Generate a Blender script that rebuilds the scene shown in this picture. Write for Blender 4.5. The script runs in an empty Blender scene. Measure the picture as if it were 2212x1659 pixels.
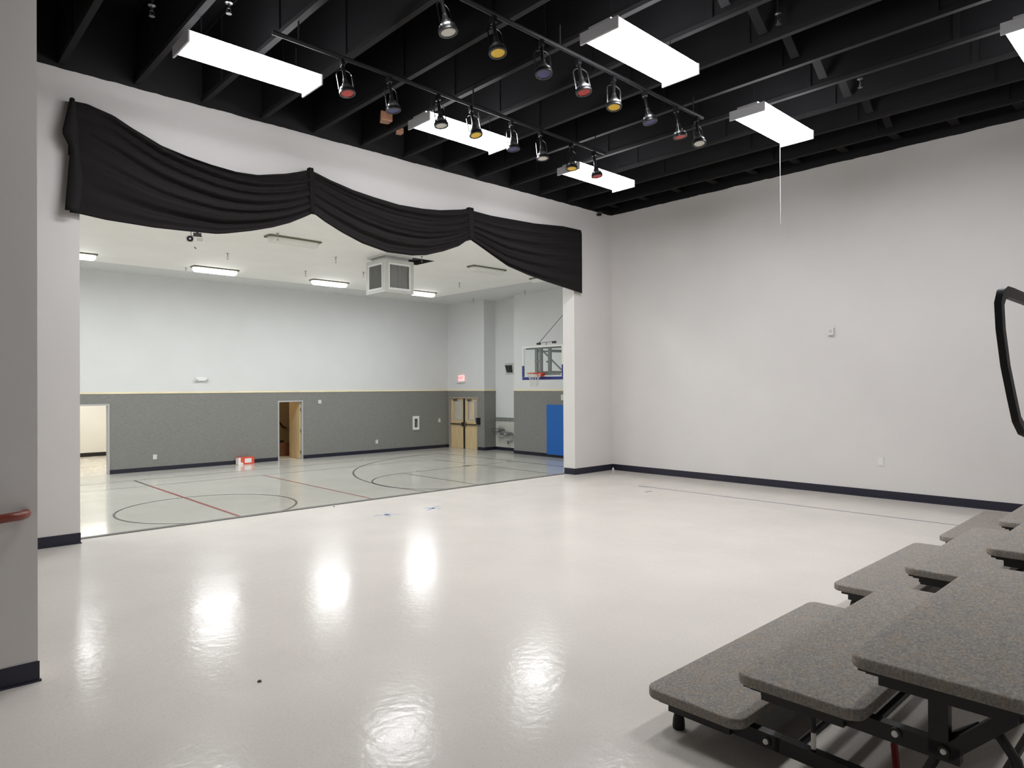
import bpy, bmesh, math, random
from mathutils import Vector, Matrix
random.seed(7)
PI = math.pi
SC = bpy.context.scene
COL = SC.collection

# ------------------------------------------------------------------ materials
def lin(c):
    return tuple(((v / 255) / 12.92 if v / 255 <= .04045 else ((v / 255 + .055) / 1.055) ** 2.4) for v in c)

def new_mat(name):
    m = bpy.data.materials.new(name)
    m.use_nodes = True
    nt = m.node_tree
    return m, nt, nt.nodes['Principled BSDF']

def mat(name, rgb, rough=.5, metal=0., spec=.5, emit=None, estr=0., coat=0.):
    m, nt, b = new_mat(name)
    b.inputs['Base Color'].default_value = (*lin(rgb), 1)
    b.inputs['Roughness'].default_value = rough
    b.inputs['Metallic'].default_value = metal
    b.inputs['Specular IOR Level'].default_value = spec
    b.inputs['Coat Weight'].default_value = coat
    if emit:
        b.inputs['Emission Color'].default_value = (*lin(emit), 1)
        b.inputs['Emission Strength'].default_value = estr
    return m

def N(nt, t, **kw):
    n = nt.nodes.new(t)
    for k, v in kw.items():
        if k in n.inputs: n.inputs[k].default_value = v
        else: setattr(n, k, v)
    return n

def ramp(nt, fac, stops):
    r = nt.nodes.new('ShaderNodeValToRGB')
    el = r.color_ramp.elements
    while len(el) < len(stops): el.new(.5)
    for e, (p, c) in zip(el, stops):
        e.position = p; e.color = (*c, 1)
    nt.links.new(fac, r.inputs['Fac'])
    return r

def mix(nt, fac, a, b, mode='MIX'):
    n = nt.nodes.new('ShaderNodeMix'); n.data_type = 'RGBA'; n.blend_type = mode
    for s, v in ((0, fac), (6, a), (7, b)):
        if isinstance(v, (int, float)): n.inputs[s].default_value = v
        elif isinstance(v, tuple): n.inputs[s].default_value = (*v, 1)
        else: nt.links.new(v, n.inputs[s])
    return n.outputs[2]

def pos(nt, scale=(1, 1, 1), space='world'):
    if space == 'world':
        o = nt.nodes.new('ShaderNodeNewGeometry').outputs['Position']
    else:
        o = nt.nodes.new('ShaderNodeTexCoord').outputs['Object']
    mp = nt.nodes.new('ShaderNodeMapping'); mp.inputs['Scale'].default_value = scale
    nt.links.new(o, mp.inputs['Vector'])
    return mp.outputs['Vector']

def noise(nt, vec, scale, detail=3, rough=.55):
    n = nt.nodes.new('ShaderNodeTexNoise')
    n.inputs['Scale'].default_value = scale; n.inputs['Detail'].default_value = detail
    n.inputs['Roughness'].default_value = rough
    nt.links.new(vec, n.inputs['Vector'])
    return n.outputs['Fac']

def bump(nt, b, h, strength, dist=.002):
    n = nt.nodes.new('ShaderNodeBump'); n.inputs['Strength'].default_value = strength
    n.inputs['Distance'].default_value = dist
    nt.links.new(h, n.inputs['Height']); nt.links.new(n.outputs['Normal'], b.inputs['Normal'])

def paint_wall(name, rgb, black_above=None, rough=.55, var=.016):
    m, nt, b = new_mat(name)
    p = pos(nt)
    c = lin(rgb)
    n1 = noise(nt, p, 1.3, 2)
    r = ramp(nt, n1, [(.3, tuple(v * (1 - var) for v in c)), (.7, tuple(v * (1 + var) for v in c))])
    col = r.outputs['Color']
    if black_above is not None:
        sx = nt.nodes.new('ShaderNodeSeparateXYZ')
        g = nt.nodes.new('ShaderNodeNewGeometry'); nt.links.new(g.outputs['Position'], sx.inputs[0])
        ad = nt.nodes.new('ShaderNodeMath'); ad.operation = 'MULTIPLY_ADD'
        nt.links.new(noise(nt, p, 4., 4), ad.inputs[0]); ad.inputs[1].default_value = .035
        nt.links.new(sx.outputs['Z'], ad.inputs[2])
        gt = nt.nodes.new('ShaderNodeMath'); gt.operation = 'GREATER_THAN'
        nt.links.new(ad.outputs[0], gt.inputs[0]); gt.inputs[1].default_value = black_above + .017
        col = mix(nt, gt.outputs[0], col, lin((17, 16, 18)))
    nt.links.new(col, b.inputs['Base Color'])
    b.inputs['Roughness'].default_value = rough
    b.inputs['Specular IOR Level'].default_value = .3
    bump(nt, b, noise(nt, p, 160, 2), .12, .001)
    return m

def vinyl_floor(name, rgb, speck, rough, tile=.305, seam=.06, wob=.03, spec=.4):
    m, nt, b = new_mat(name)
    p = pos(nt); c = lin(rgb)
    fine = noise(nt, p, 85, 4, .7)
    r = ramp(nt, fine, [(.30, tuple(v * (1 - speck) for v in c)), (.44, c), (.62, c), (.75, tuple(min(1, v * (1 + speck * .25)) for v in c))])
    col = r.outputs['Color']
    dk = noise(nt, p, 140, 2, .8)
    rr = ramp(nt, dk, [(.66, (0, 0, 0)), (.74, (1, 1, 1))])
    col = mix(nt, rr.outputs['Color'], col, tuple(v * (1 - speck * 1.6) for v in c))
    big = ramp(nt, noise(nt, p, .9, 3), [(.3, (.95, .95, .95)), (.7, (1.03, 1.03, 1.03))])
    col = mix(nt, 1., col, big.outputs['Color'], 'MULTIPLY')
    if seam > 0:
        br = nt.nodes.new('ShaderNodeTexBrick')
        br.offset = 0; br.inputs['Scale'].default_value = 1
        br.inputs['Brick Width'].default_value = tile; br.inputs['Row Height'].default_value = tile
        br.inputs['Mortar Size'].default_value = .0012; br.inputs['Mortar Smooth'].default_value = .3
        br.inputs['Color1'].default_value = (1, 1, 1, 1); br.inputs['Color2'].default_value = (.985, .985, .985, 1)
        br.inputs['Mortar'].default_value = (1 - seam * 4, 1 - seam * 4, 1 - seam * 4, 1)
        nt.links.new(p, br.inputs['Vector'])
        col = mix(nt, 1., col, br.outputs['Color'], 'MULTIPLY')
    nt.links.new(col, b.inputs['Base Color'])
    rn = ramp(nt, noise(nt, p, 2.2, 4), [(.3, (rough * .8,) * 3), (.7, (rough * 1.25,) * 3)])
    nt.links.new(rn.outputs['Color'], b.inputs['Roughness'])
    b.inputs['Specular IOR Level'].default_value = spec
    bump(nt, b, noise(nt, p, 18., 2), wob, .004)
    return m

def carpet(name):
    m, nt, b = new_mat(name)
    p = pos(nt, space='object')
    a = ramp(nt, noise(nt, pos(nt, (1, 1.5, 1), 'object'), 75, 5, .8), [(.30, lin((84, 80, 76))), (.43, lin((128, 122, 116))), (.56, lin((156, 150, 142))), (.72, lin((205, 198, 188)))])
    o = ramp(nt, noise(nt, pos(nt, (1.2, .8, 1), 'object'), 22, 3, .6), [(.34, lin((122, 126, 130))), (.5, lin((146, 140, 134))), (.68, lin((164, 146, 124)))])
    col = mix(nt, .32, a.outputs['Color'], o.outputs['Color'])
    nt.links.new(col, b.inputs['Base Color'])
    b.inputs['Roughness'].default_value = .95; b.inputs['Specular IOR Level'].default_value = .1
    bump(nt, b, noise(nt, p, 200, 3, .8), .8, .004)
    return m

def wall_covering(name, rgb):
    m, nt, b = new_mat(name)
    c = lin(rgb)
    h = noise(nt, pos(nt, (5, 5, 75)), 1.6, 5, .75)
    r = ramp(nt, h, [(.3, tuple(v * .72 for v in c)), (.5, c), (.72, tuple(v * 1.3 for v in c))])
    nt.links.new(r.outputs['Color'], b.inputs['Base Color'])
    b.inputs['Roughness'].default_value = .85
    bump(nt, b, h, .4, .003)
    return m

def wood(name, rgb, stretch=(14, 14, 1.2), rough=.4, contrast=.16):
    m, nt, b = new_mat(name)
    c = lin(rgb)
    h = noise(nt, pos(nt, stretch), 1.5, 5, .6)
    r = ramp(nt, h, [(.3, tuple(v * (1 - contrast) for v in c)), (.7, tuple(v * (1 + contrast * .6) for v in c))])
    nt.links.new(r.outputs['Color'], b.inputs['Base Color']); b.inputs['Roughness'].default_value = rough
    return m

def cloth(name, rgb):
    m, nt, b = new_mat(name)
    c = lin(rgb)
    h = noise(nt, pos(nt, (1, 1, 1)), 180, 2)
    r = ramp(nt, h, [(.3, tuple(v * .85 for v in c)), (.7, tuple(v * 1.15 for v in c))])
    nt.links.new(r.outputs['Color'], b.inputs['Base Color'])
    b.inputs['Roughness'].default_value = .8; b.inputs['Specular IOR Level'].default_value = .15; b.inputs['Sheen Weight'].default_value = .03
    b.inputs['Sheen Roughness'].default_value = .4
    b.inputs['Sheen Tint'].default_value = (.5, .48, .47, 1)
    return m

def glass(name, tint=(.93, .96, .95), alpha=.14):
    m, nt, b = new_mat(name)
    tr = nt.nodes.new('ShaderNodeBsdfTransparent'); tr.inputs['Color'].default_value = (*tint, 1)
    mx = nt.nodes.new('ShaderNodeMixShader'); mx.inputs[0].default_value = alpha
    b.inputs['Roughness'].default_value = .05; b.inputs['Base Color'].default_value = (.75, .8, .78, 1)
    nt.links.new(tr.outputs[0], mx.inputs[1]); nt.links.new(b.outputs[0], mx.inputs[2])
    nt.links.new(mx.outputs[0], nt.nodes['Material Output'].inputs[0])
    return m

BLACK_LINE = 4.903
M = dict(
    stage_wall=paint_wall('stage_wall_paint', (211, 208, 205), BLACK_LINE),
    gym_wall=paint_wall('gym_wall_paint', (216, 217, 217)),
    gym_ceiling=paint_wall('gym_ceiling_paint', (243, 242, 239), rough=.7, var=.02),
    black_deck=paint_wall('black_deck_paint', (17, 16, 18), rough=.7),
    black_web=paint_wall('black_web_paint', (17, 16, 18), rough=.65),
    black_joist=paint_wall('black_joist_paint', (21, 20, 21), rough=.85),
    stage_floor=vinyl_floor('cream_vinyl_tile', (208, 202, 194), .26, .16, seam=.012, wob=.35, spec=.15),
    gym_floor=vinyl_floor('gym_sheet_floor', (207, 205, 197), .06, .11, seam=0, wob=.25, spec=.35),
    hall_floor=vinyl_floor('hall_floor_tile', (224, 218, 206), .06, .25),
    navy=mat('navy_rubber_base', (30, 30, 46), .35),
    nosing=mat('dark_vinyl_nosing', (78, 76, 72), .5),
    covering=wall_covering('grey_wall_covering', (128, 128, 125)),
    rail_wood=wood('pale_maple_trim', (240, 228, 194), (1.2, 1.2, 14)),
    door_wood=wood('maple_door_veneer', (218, 194, 150)),
    hall_wall=paint_wall('hall_cream_paint', (237, 235, 228)),
    closet_wall=paint_wall('closet_tan_paint', (150, 134, 110)),
    dark_wood=wood('dark_stained_wood', (62, 44, 36)),
    handrail=wood('red_brown_varnished_wood', (126, 58, 46), (1.2, 14, 14), .3),
    carpet=carpet('grey_tweed_carpet'),
    black_steel=mat('black_powder_coat', (19, 19, 21), .5),
    black_rubber=mat('black_rubber', (24, 24, 25), .7),
    white_cap=mat('white_plastic_cap', (222, 220, 212), .4),
    chrome=mat('chrome', (205, 205, 208), .18, 1.),
    steel=mat('brushed_steel', (150, 151, 150), .32, 1.),
    lamp_black=mat('satin_black_lamp', (22, 22, 24), .3),
    red=mat('red_plastic', (128, 22, 26), .4),
    valance=cloth('black_valance_cloth', (30, 28, 28)),
    fixture_grey=mat('fixture_end_grey', (205, 205, 208), .5),
    tube=mat('lit_diffuser', (255, 255, 255), .5, emit=(252, 252, 255), estr=14.),
    gym_tube=mat('gym_lit_diffuser', (255, 255, 255), .5, emit=(250, 253, 255), estr=62.),
    gym_tube_dim=mat('gym_lit_diffuser_dim', (255, 255, 255), .5, emit=(250, 253, 255), estr=42.),
    gym_tube_side=mat('gym_lit_diffuser_side', (255, 255, 255), .5, emit=(255, 255, 252), estr=2.2),
    hall_tube=mat('hall_lit_diffuser', (255, 255, 255), .5, emit=(255, 253, 247), estr=8.2),
    olive=mat('olive_grey_housing', (108, 108, 88), .6),
    off_lens=mat('unlit_acrylic_lens', (226, 227, 222), .35),
    white=mat('white_enamel', (232, 232, 230), .4),
    offwhite=mat('off_white_plastic', (214, 212, 208), .45),
    galv=mat('galvanised_sheet', (196, 197, 195), .45, .25),
    louver=mat('louver_grey', (150, 151, 149), .6),
    hatch=mat('dark_void', (58, 57, 54), .8),
    frame_grey=mat('door_frame_grey', (176, 176, 176), .5),
    frame_warm=mat('door_frame_warm_grey', (160, 150, 140), .5),
    blackish=mat('black_metal', (24, 20, 16), .5),
    blue_pad=mat('blue_vinyl_pad', (22, 98, 180), .45),
    blue_edge=mat('blue_board_padding', (38, 48, 124), .5),
    orange=mat('orange_rim_paint', (222, 74, 42), .4),
    net=mat('white_net_cord', (214, 214, 206), .8),
    goal_grey=mat('grey_goal_frame', (104, 108, 108), .5),
    glass=glass('clear_glass', (.97, .985, .98), .05),
    tile=mat('light_wall_tile', (196, 196, 188), .3),
    tile_dark=mat('grey_accent_tile', (128, 130, 127), .3),
    tv=mat('dark_screen', (40, 42, 44), .3),
    box_red=mat('orange_red_carton', (222, 84, 62), .55),
    paper=mat('white_paper', (236, 234, 232), .6),
    cardboard=mat('brown_cardboard', (120, 78, 48), .8),
    raw_wood=wood('raw_brown_wood', (128, 88, 66)),
    line_dark=mat('dark_court_paint', (84, 84, 80), .3),
    line_thin=mat('grey_court_paint', (132, 132, 124), .3),
    line_red=mat('red_court_paint', (150, 74, 68), .3),
    block=mat('olive_block_paint', (74, 70, 48), .3),
    tape_blue=mat('blue_tape', (156, 163, 180), .6),
    tape_grey=mat('grey_blue_tape', (96, 102, 116), .6),
    string=mat('white_string', (196, 196, 196), .7),
    scuff=mat('dark_scrap', (70, 66, 62), .7),
    exit_face=mat('exit_face', (250, 214, 214), .4, emit=(255, 150, 150), estr=.5),
    exit_red=mat('exit_letters', (225, 60, 70), .4, emit=(255, 60, 70), estr=.5),
    gel_red=mat('red_gel', (196, 58, 54), .35, emit=(196, 50, 46), estr=.0),
    gel_yellow=mat('yellow_gel', (244, 200, 56), .35),
    gel_blue=mat('blue_gel', (62, 64, 118), .35),
    gel_clear=mat('clear_lamp_face', (214, 212, 202), .3),
)

# ------------------------------------------------------------------ mesh helpers
class MB:
    def __init__(s): s.bm = bmesh.new()
    def box(s, a, b, bev=0.):
        a, b = Vector(a), Vector(b)
        r = bmesh.ops.create_cube(s.bm, size=1)
        for v in r['verts']:
            v.co = Vector((a[i] + (b[i] - a[i]) * (v.co[i] + .5) for i in range(3)))
        if bev > 0:
            es = list({e for v in r['verts'] for e in v.link_edges})
            bmesh.ops.bevel(s.bm, geom=es, offset=bev, segments=2, affect='EDGES', profile=.6)
        return s
    def bar(s, p, q, w, h=None, up=(0, 0, 1)):
        """rectangular bar from p to q"""
        p, q = Vector(p), Vector(q); h = h or w
        d = (q - p).normalized(); up = Vector(up)
        if abs(d.dot(up)) > .98: up = Vector((0, 1, 0))
        x = d.cross(up).normalized(); y = x.cross(d)
        vs = [s.bm.verts.new(c + x * sx * w / 2 + y * sy * h / 2) for c in (p, q) for sx, sy in ((-1, -1), (1, -1), (1, 1), (-1, 1))]
        for f in ((3, 2, 1, 0), (4, 5, 6, 7), (0, 1, 5, 4), (1, 2, 6, 5), (2, 3, 7, 6), (3, 0, 4, 7)):
            s.bm.faces.new([vs[i] for i in f])
        return s
    def tube(s, pts, r, seg=10, closed=False, flat=None):
        """round (or flat (w,h)) tube through pts"""
        pts = [Vector(p) for p in pts]; n = len(pts); rings = []
        ref = None
        for i, p in enumerate(pts):
            if closed: d = pts[(i + 1) % n] - pts[i - 1]
            else: d = pts[min(i + 1, n - 1)] - pts[max(i - 1, 0)]
            d.normalize()
            if ref is None:
                ref = Vector((0, 0, 1)) if abs(d.z) < .9 else Vector((0, 1, 0))
            x = d.cross(ref).normalized(); y = x.cross(d).normalized(); ref = y
            rad = r[i] if isinstance(r, (list, tuple)) else r
            if flat:
                pr = [(-flat[0] / 2, -flat[1] / 2), (flat[0] / 2, -flat[1] / 2), (flat[0] / 2, flat[1] / 2), (-flat[0] / 2, flat[1] / 2)]
            else:
                pr = [(rad * math.cos(2 * PI * k / seg), rad * math.sin(2 * PI * k / seg)) for k in range(seg)]
            rings.append([s.bm.verts.new(p + x * a + y * b) for a, b in pr])
        m = len(rings[0])
        for i in range(n if closed else n - 1):
            A, B = rings[i], rings[(i + 1) % n]
            for k in range(m):
                s.bm.faces.new((A[k], A[(k + 1) % m], B[(k + 1) % m], B[k]))
        if not closed:
            s.bm.faces.new(rings[0][::-1]); s.bm.faces.new(rings[-1])
        return s
    def lathe(s, prof, c=(0, 0, 0), axis=(0, 0, 1), seg=24):
        """profile [(r, h)] turned about axis through c"""
        c = Vector(c); ax = Vector(axis).normalized()
        ref = Vector((1, 0, 0)) if abs(ax.x) < .9 else Vector((0, 1, 0))
        x = ax.cross(ref).normalized(); y = ax.cross(x)
        rings = [[s.bm.verts.new(c + ax * h + x * r * math.cos(2 * PI * k / seg) + y * r * math.sin(2 * PI * k / seg)) for k in range(seg)] for r, h in prof]
        for A, B in zip(rings, rings[1:]):
            for k in range(seg):
                s.bm.faces.new((A[k], A[(k + 1) % seg], B[(k + 1) % seg], B[k]))
        s.bm.faces.new(rings[0][::-1]); s.bm.faces.new(rings[-1])
        return s
    def prism(s, outline, z0, z1, bev=0., seg=3, top=True):
        """vertical prism of a 2-D outline, rounded top and bottom edge"""
        lv = []
        if bev > 0:
            for k in range(seg + 1):
                a = PI / 2 * k / seg
                lv.append((bev * (1 - math.sin(a)), z0 + bev * (1 - math.cos(a))))
            if not top: lv.append((0, z1))
            for k in range(seg + 1 if top else 0):
                a = PI / 2 * k / seg
                lv.append((bev * (1 - math.cos(a)), z1 - bev * (1 - math.sin(a))))
        else: lv = [(0, z0), (0, z1)]
        n = len(outline)
        pts = [Vector(p) for p in outline]
        nr = []
        for i in range(n):
            t = (pts[(i + 1) % n] - pts[i - 1]).normalized()
            nr.append(Vector((t.y, -t.x)))
        rings = [[s.bm.verts.new((p.x - q.x * ins, p.y - q.y * ins, z)) for p, q in zip(pts, nr)] for ins, z in lv]
        for A, B in zip(rings, rings[1:]):
            for k in range(n):
                s.bm.faces.new((A[k], A[(k + 1) % n], B[(k + 1) % n], B[k]))
        s.bm.faces.new(rings[0][::-1]); s.bm.faces.new(rings[-1])
        return s
    def build(s, name, m, parent=None, smooth=False, origin=None):
        bm = s.bm
        bmesh.ops.recalc_face_normals(bm, faces=bm.faces)
        o0 = Vector((0, 0, 0))
        if parent is not None:
            p = parent; o0 = Vector((0, 0, 0))
            while p is not None: o0 = o0 + p.location; p = p.parent
        elif origin is not None:
            o0 = Vector(origin)
        if o0.length > 0: bmesh.ops.translate(bm, vec=-o0, verts=bm.verts)
        me = bpy.data.meshes.new(name); bm.to_mesh(me); bm.free()
        me.materials.append(M[m] if isinstance(m, str) else m)
        if smooth:
            for f in me.polygons: f.use_smooth = True
            try: me.set_sharp_from_angle(angle=math.radians(38))
            except Exception: pass
        o = bpy.data.objects.new(name, me); COL.objects.link(o)
        if parent is not None: o.parent = parent
        else: o.location = o0
        return o

def rrect(x0, y0, x1, y1, r, seg=6):
    out = []
    for cx, cy, a0 in ((x1 - r, y1 - r, 0), (x0 + r, y1 - r, PI / 2), (x0 + r, y0 + r, PI), (x1 - r, y0 + r, 1.5 * PI)):
        for k in range(seg + 1):
            a = a0 + PI / 2 * k / seg
            out.append((cx + r * math.cos(a), cy + r * math.sin(a)))
    return out

def tag(o, label, cat, group=None, kind=None):
    o['label'] = label; o['category'] = cat
    if group: o['group'] = group
    if kind: o['kind'] = kind
    return o

def thing(name, label, cat, loc=(0, 0, 0), group=None, kind=None):
    o = bpy.data.objects.new(name, None); COL.objects.link(o)
    o.location = loc; o.empty_display_size = .1
    return tag(o, label, cat, group, kind)

def struct(name, mb, m, label=None, cat=None):
    o = mb.build(name, m)
    o['kind'] = 'structure'
    if label: tag(o, label, cat)
    return o

def dup(root, loc, label, rot=None):
    r = root.copy(); COL.objects.link(r); r.location = loc
    if rot: r.rotation_euler = rot
    r['label'] = label
    for ch in list(root.children):
        c = ch.copy(); COL.objects.link(c); c.parent = r
        for g in ch.children:
            d = g.copy(); COL.objects.link(d); d.parent = c
    return r

# ------------------------------------------------------------------ dimensions
XR, YP, YB = 10.44, 8.255, 8.535          # stage right wall, stage front wall (front / back face)
XL, YS = -3.0, -3.2                       # stage left side, stage rear
XO0, XO1, ZO = 1.60, 9.352, 4.04          # opening to the gym
GZ = -1.0                                 # gym floor level
GX0, GX1, GY1 = -7.6, 18.42, 23.615       # gym
RX = 19.05                                # alcove back wall
ZT = 5.75

# ------------------------------------------------------------------ stage shell
fl = MB().box((XL - .2, YS - .2, -.25), (XR + .0, YB, 0))
stage_floor = struct('floor_stage', fl, 'stage_floor', 'cream speckled vinyl tile stage floor', 'floor')
MB().box((XO0, YB - .075, 0), (XO1, YB + .012, .006)).build('edge_strip', 'nosing', stage_floor)

w = MB()
w.box((GX0 - .2, YP, GZ - .2), (XO0, YB, ZT)).box((XO1, YP, GZ - .2), (GX1 + .2, YB, ZT))
w.box((XO0, YP, ZO), (XO1, YB, ZT)).box((XO0, YP, GZ - .2), (XO1, YB - .004, -.25))
struct('wall_front', w, 'stage_wall', 'pale grey wall around the wide opening into the gym', 'wall')
struct('wall_right', MB().box((XR, YS - .2, -.25), (XR + .2, YP, ZT)), 'stage_wall', 'large plain pale grey wall beside the risers', 'wall')
struct('wall_left', MB().box((XL, 4.524, 0), (.675, 4.76, ZT)), 'stage_wall', 'grey wall end carrying the wooden handrail', 'wall')
struct('wall_side', MB().box((XL - .2, YS - .2, 0), (XL, YP, ZT)), 'stage_wall')
struct('wall_rear', MB().box((XL, YS - .2, 0), (XR, YS, ZT)), 'stage_wall')
struct('ceiling_stage', MB().box((XL - .2, YS - .2, ZT), (XR + .2, YB, ZT + .1)), 'black_deck', 'black painted deck above the stage', 'ceiling')

def base(name, boxes, label=None):
    b = MB()
    for x0, y0, x1, y1, z in boxes:
        b.box((x0, y0, z), (x1, y1, z + .112), .004)
        # cove toe
        b.box((x0 - .008, y0 - .008, z), (x1 + .008, y1 + .008, z + .012), .003)
    return struct(name, b, 'navy', label, 'baseboard' if label else None)
base('baseboard_front_left', [(XL, YP - .008, XO0 + .004, YP, 0)], 'navy rubber baseboard on the wall left of the opening')
base('baseboard_front_right', [(XO1 - .006, YP - .008, XR, YP, 0), (XO1 - .008, YP, XO1, YB - .02, 0)], 'navy rubber baseboard wrapping the right jamb of the opening')
base('baseboard_right', [(XR - .008, YS, XR, YP - .01, 0)], 'navy rubber baseboard along the large right wall')
base('baseboard_left', [(XL, 4.516, .683, 4.524, 0)], 'navy rubber baseboard under the wooden handrail')

# roof joists: open-web trusses running towards the gym
BT = 4.94
def roof_beam(x):
    r = thing('roof_beam', 'black open-web ceiling joist running towards the gym', 'beam', (x, 0, 4.94), 'black ceiling joists over the stage', 'structure')
    MB().box((x - .029, YS, 4.94), (x + .029, YP, 4.985)).build('bottom_chord', 'black_joist', r)
    MB().box((x - .029, YS, 5.70), (x + .029, YP, 5.748)).build('top_chord', 'black_joist', r)
    MB().box((x - .011, YS, 4.985), (x + .011, YP, 5.70)).build('web', 'black_web', r)
    for k in range(8):
        y = YS + .7 + 1.45 * k
        MB().box((x - .027, y - .03, 4.985), (x + .027, y + .03, 5.70)).build('stiffener', 'black_web', r)
    return r
beam0 = roof_beam(1.44)
xs = [1.44 + .704 * k for k in range(-6, 13)]
for x in xs:
    if abs(x - 1.44) > .01: dup(beam0, (x, 0, 4.94), beam0['label'])

# diagonal bridging between joists, two lines of flat strips
def strap(name, p, q, w_, grp):
    o = MB().bar(p, q, w_, .012).build(name, 'black_joist', origin=p)
    o['kind'] = 'structure'; tag(o, 'flat black bridging strip slanting between two ceiling joists', 'beam', grp)
    return o
pa = strap('roof_beam_strip', (1.44 + .05, 3.55, 5.02), (1.44 + .654, 3.55, 5.45), .11, 'bridging strips between the joists')
pb = strap('roof_beam_strip', (1.44 + .05, 3.12, 5.45), (1.44 + .654, 3.12, 5.02), .09, 'bridging strips between the joists')
for x in xs[:-1]:
    if abs(x - 1.44) < .01: continue
    for p_ in (pa, pb):
        c = p_.copy(); COL.objects.link(c); c.location.x += x - 1.44
for k in range(15):
    o = MB().box((9.94, .2 + .7 * k - .055 - 1.2, 5.03), (XR, .2 + .7 * k + .055 - 1.2, 5.06)).build('roof_beam_block', 'black_joist')
    o['kind'] = 'structure'; tag(o, 'short black block between the last joist and the right wall', 'beam', 'short blocks beside the right wall')

# scraps of unpainted wood up by the joists
for (x, y, z, s, l) in ((4.78, 7.42, 5.0, .085, 'larger lump of bare brown wood between the black joists'),
                        (5.13, 7.62, 4.99, .055, 'smaller lump of bare brown wood beside the fluorescent light')):
    b = MB().prism([(x - s, y - s * .7), (x + s * .9, y - s * .9), (x + s * 1.1, y + s * .5), (x - s * .2, y + s * .9)], z - .01, z + s * 1.2, .01)
    o = b.build('ceiling_wood_block', 'raw_wood', origin=(x, y, z)); tag(o, l, 'wood block')

# ------------------------------------------------------------------ fluorescent lights over the stage
def ceiling_light(x, y, label):
    z = 4.585
    r = thing('ceiling_light', label, 'ceiling light', (x, y, z), 'fluorescent lights over the stage')
    h = MB()
    h.box((x - .615, y - .12, z + .075), (x + .615, y + .12, z + .125))
    h.box((x - .63, y - .208, z - .004), (x - .612, y + .208, z + .1), .004)
    h.box((x + .612, y - .208, z - .004), (x + .63, y + .208, z + .1), .004)
    h.build('housing', 'fixture_grey', r)
    d = MB(); pr = []
    for k in range(9):
        a = PI * k / 8
        yy = -.2 * math.cos(a); zz = .085 * (1 - abs(math.sin(a)) ** .45)
        pr.append((yy, zz))
    pr += [(.2, .095), (-.2, .095)]
    A = [d.bm.verts.new((x - .611, y + a, z + b)) for a, b in pr]; B = [d.bm.verts.new((x + .611, y + a, z + b)) for a, b in pr]
    n = len(pr)
    for k in range(n): d.bm.faces.new((A[k], A[(k + 1) % n], B[(k + 1) % n], B[k]))
    d.bm.faces.new(A[::-1]); d.bm.faces.new(B)
    d.build('diffuser', 'tube', r)
    for sx in (-.45, .45):
        MB().tube([(x + sx, y, z + .12), (x + sx, y, 4.96)], .004, 6).build('hanger', 'lamp_black', r)
    return r
CL = ceiling_light(2.62, 6.34, 'fluorescent light nearest the left end of the black valance')
rows = [(5.17, 6.34, 'fluorescent light above the middle of the valance behind the nearer spotlights'),
        (7.70, 6.34, 'fluorescent light closest to the far corner of the stage'),
        (5.15, 3.70, 'large fluorescent light at the top centre beside the farther row of spotlights'),
        (7.68, 3.68, 'fluorescent light with a white string hanging from it'),
        (7.66, 1.15, 'fluorescent light cut off by the right edge of the photo'),
        (2.60, 3.70, 'fluorescent light just above the frame over the near stage floor'),
        (5.15, 1.15, 'fluorescent light overhead above the frame, over the risers')]
for x, y, l in rows: dup(CL, (x, y, 4.585), l)
o = MB().tube([(8.30, 3.89, 4.58), (8.302, 3.89, 4.1), (8.30, 3.888, 3.62)], .002, 6).build('hanging_string', 'string', origin=(8.30, 3.89, 4.58))
tag(o, 'thin white string dangling from a fluorescent light in front of the right wall', 'string')

# ------------------------------------------------------------------ spotlight battens
def pipe(y, x0, x1, z, label):
    o = MB().tube([(x0, y, z), (x1, y, z)], .021, 12).build('lighting_pipe', 'black_web', origin=(x0, y, z), smooth=True)
    tag(o, label, 'pipe')
    for x in (x0 + .25, (x0 + x1) / 2, x1 - .2):
        MB().tube([(x, y, z + .02), (x, y, 4.96)], .008, 8).build('hanger', 'black_joist', o)
pipe(4.28, 2.2, 7.14, 4.755, 'black lighting pipe carrying the farther right row of spotlights')
pipe(5.83, 2.6, 7.25, 4.755, 'black lighting pipe carrying the row of spotlights nearer the valance')

def spotlight(label):
    r = thing('spotlight', label, 'spotlight', (0, 0, 0), 'coloured spotlights over the stage')
    c = MB().box((-.018, -.03, -.03), (.018, .03, .03), .004).tube([(0, 0, -.03), (0, 0, -.05)], .012, 8)
    c.build('clamp', 'lamp_black', r)
    MB().tube([(0, 0, -.04), (0, 0, -.17)], .017, 10).build('stem', 'lamp_black', r, smooth=True)
    y = []
    for k in range(13):
        a = PI * k / 12
        y.append((-.075 * math.cos(a), 0, -.12 + .055 * math.sin(a)))
    y = [(-.075, 0, -.28)] + y + [(.075, 0, -.28)]
    MB().tube(y, .005, 6, flat=(.012, .004)).build('yoke', 'chrome', r)
    MB().lathe([(.012, -.16), (.022, -.165), (.024, -.2), (.036, -.215), (.04, -.235)], seg=16).build('socket', 'steel', r, smooth=True)
    MB().lathe([(.034, -.234), (.040, -.246), (.060, -.254), (.067, -.262), (.067, -.29)], seg=24).build('reflector', 'steel', r, smooth=True)
    ring = MB()
    ring.lathe([(.058, -.286), (.076, -.286), (.078, -.294), (.078, -.316), (.071, -.318), (.061, -.318), (.057, -.308)], seg=28)
    ring.build('rim', 'lamp_black', r, smooth=True)
    MB().lathe([(.001, -.315), (.04, -.3145), (.060, -.312), (.060, -.306)], seg=28).build('lens', 'gel_clear', r, smooth=True)
    return r
spot0 = spotlight('x')
lens_src = [c for c in spot0.children if c.name.startswith('lens')][0]
lens_mesh = {}
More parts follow.
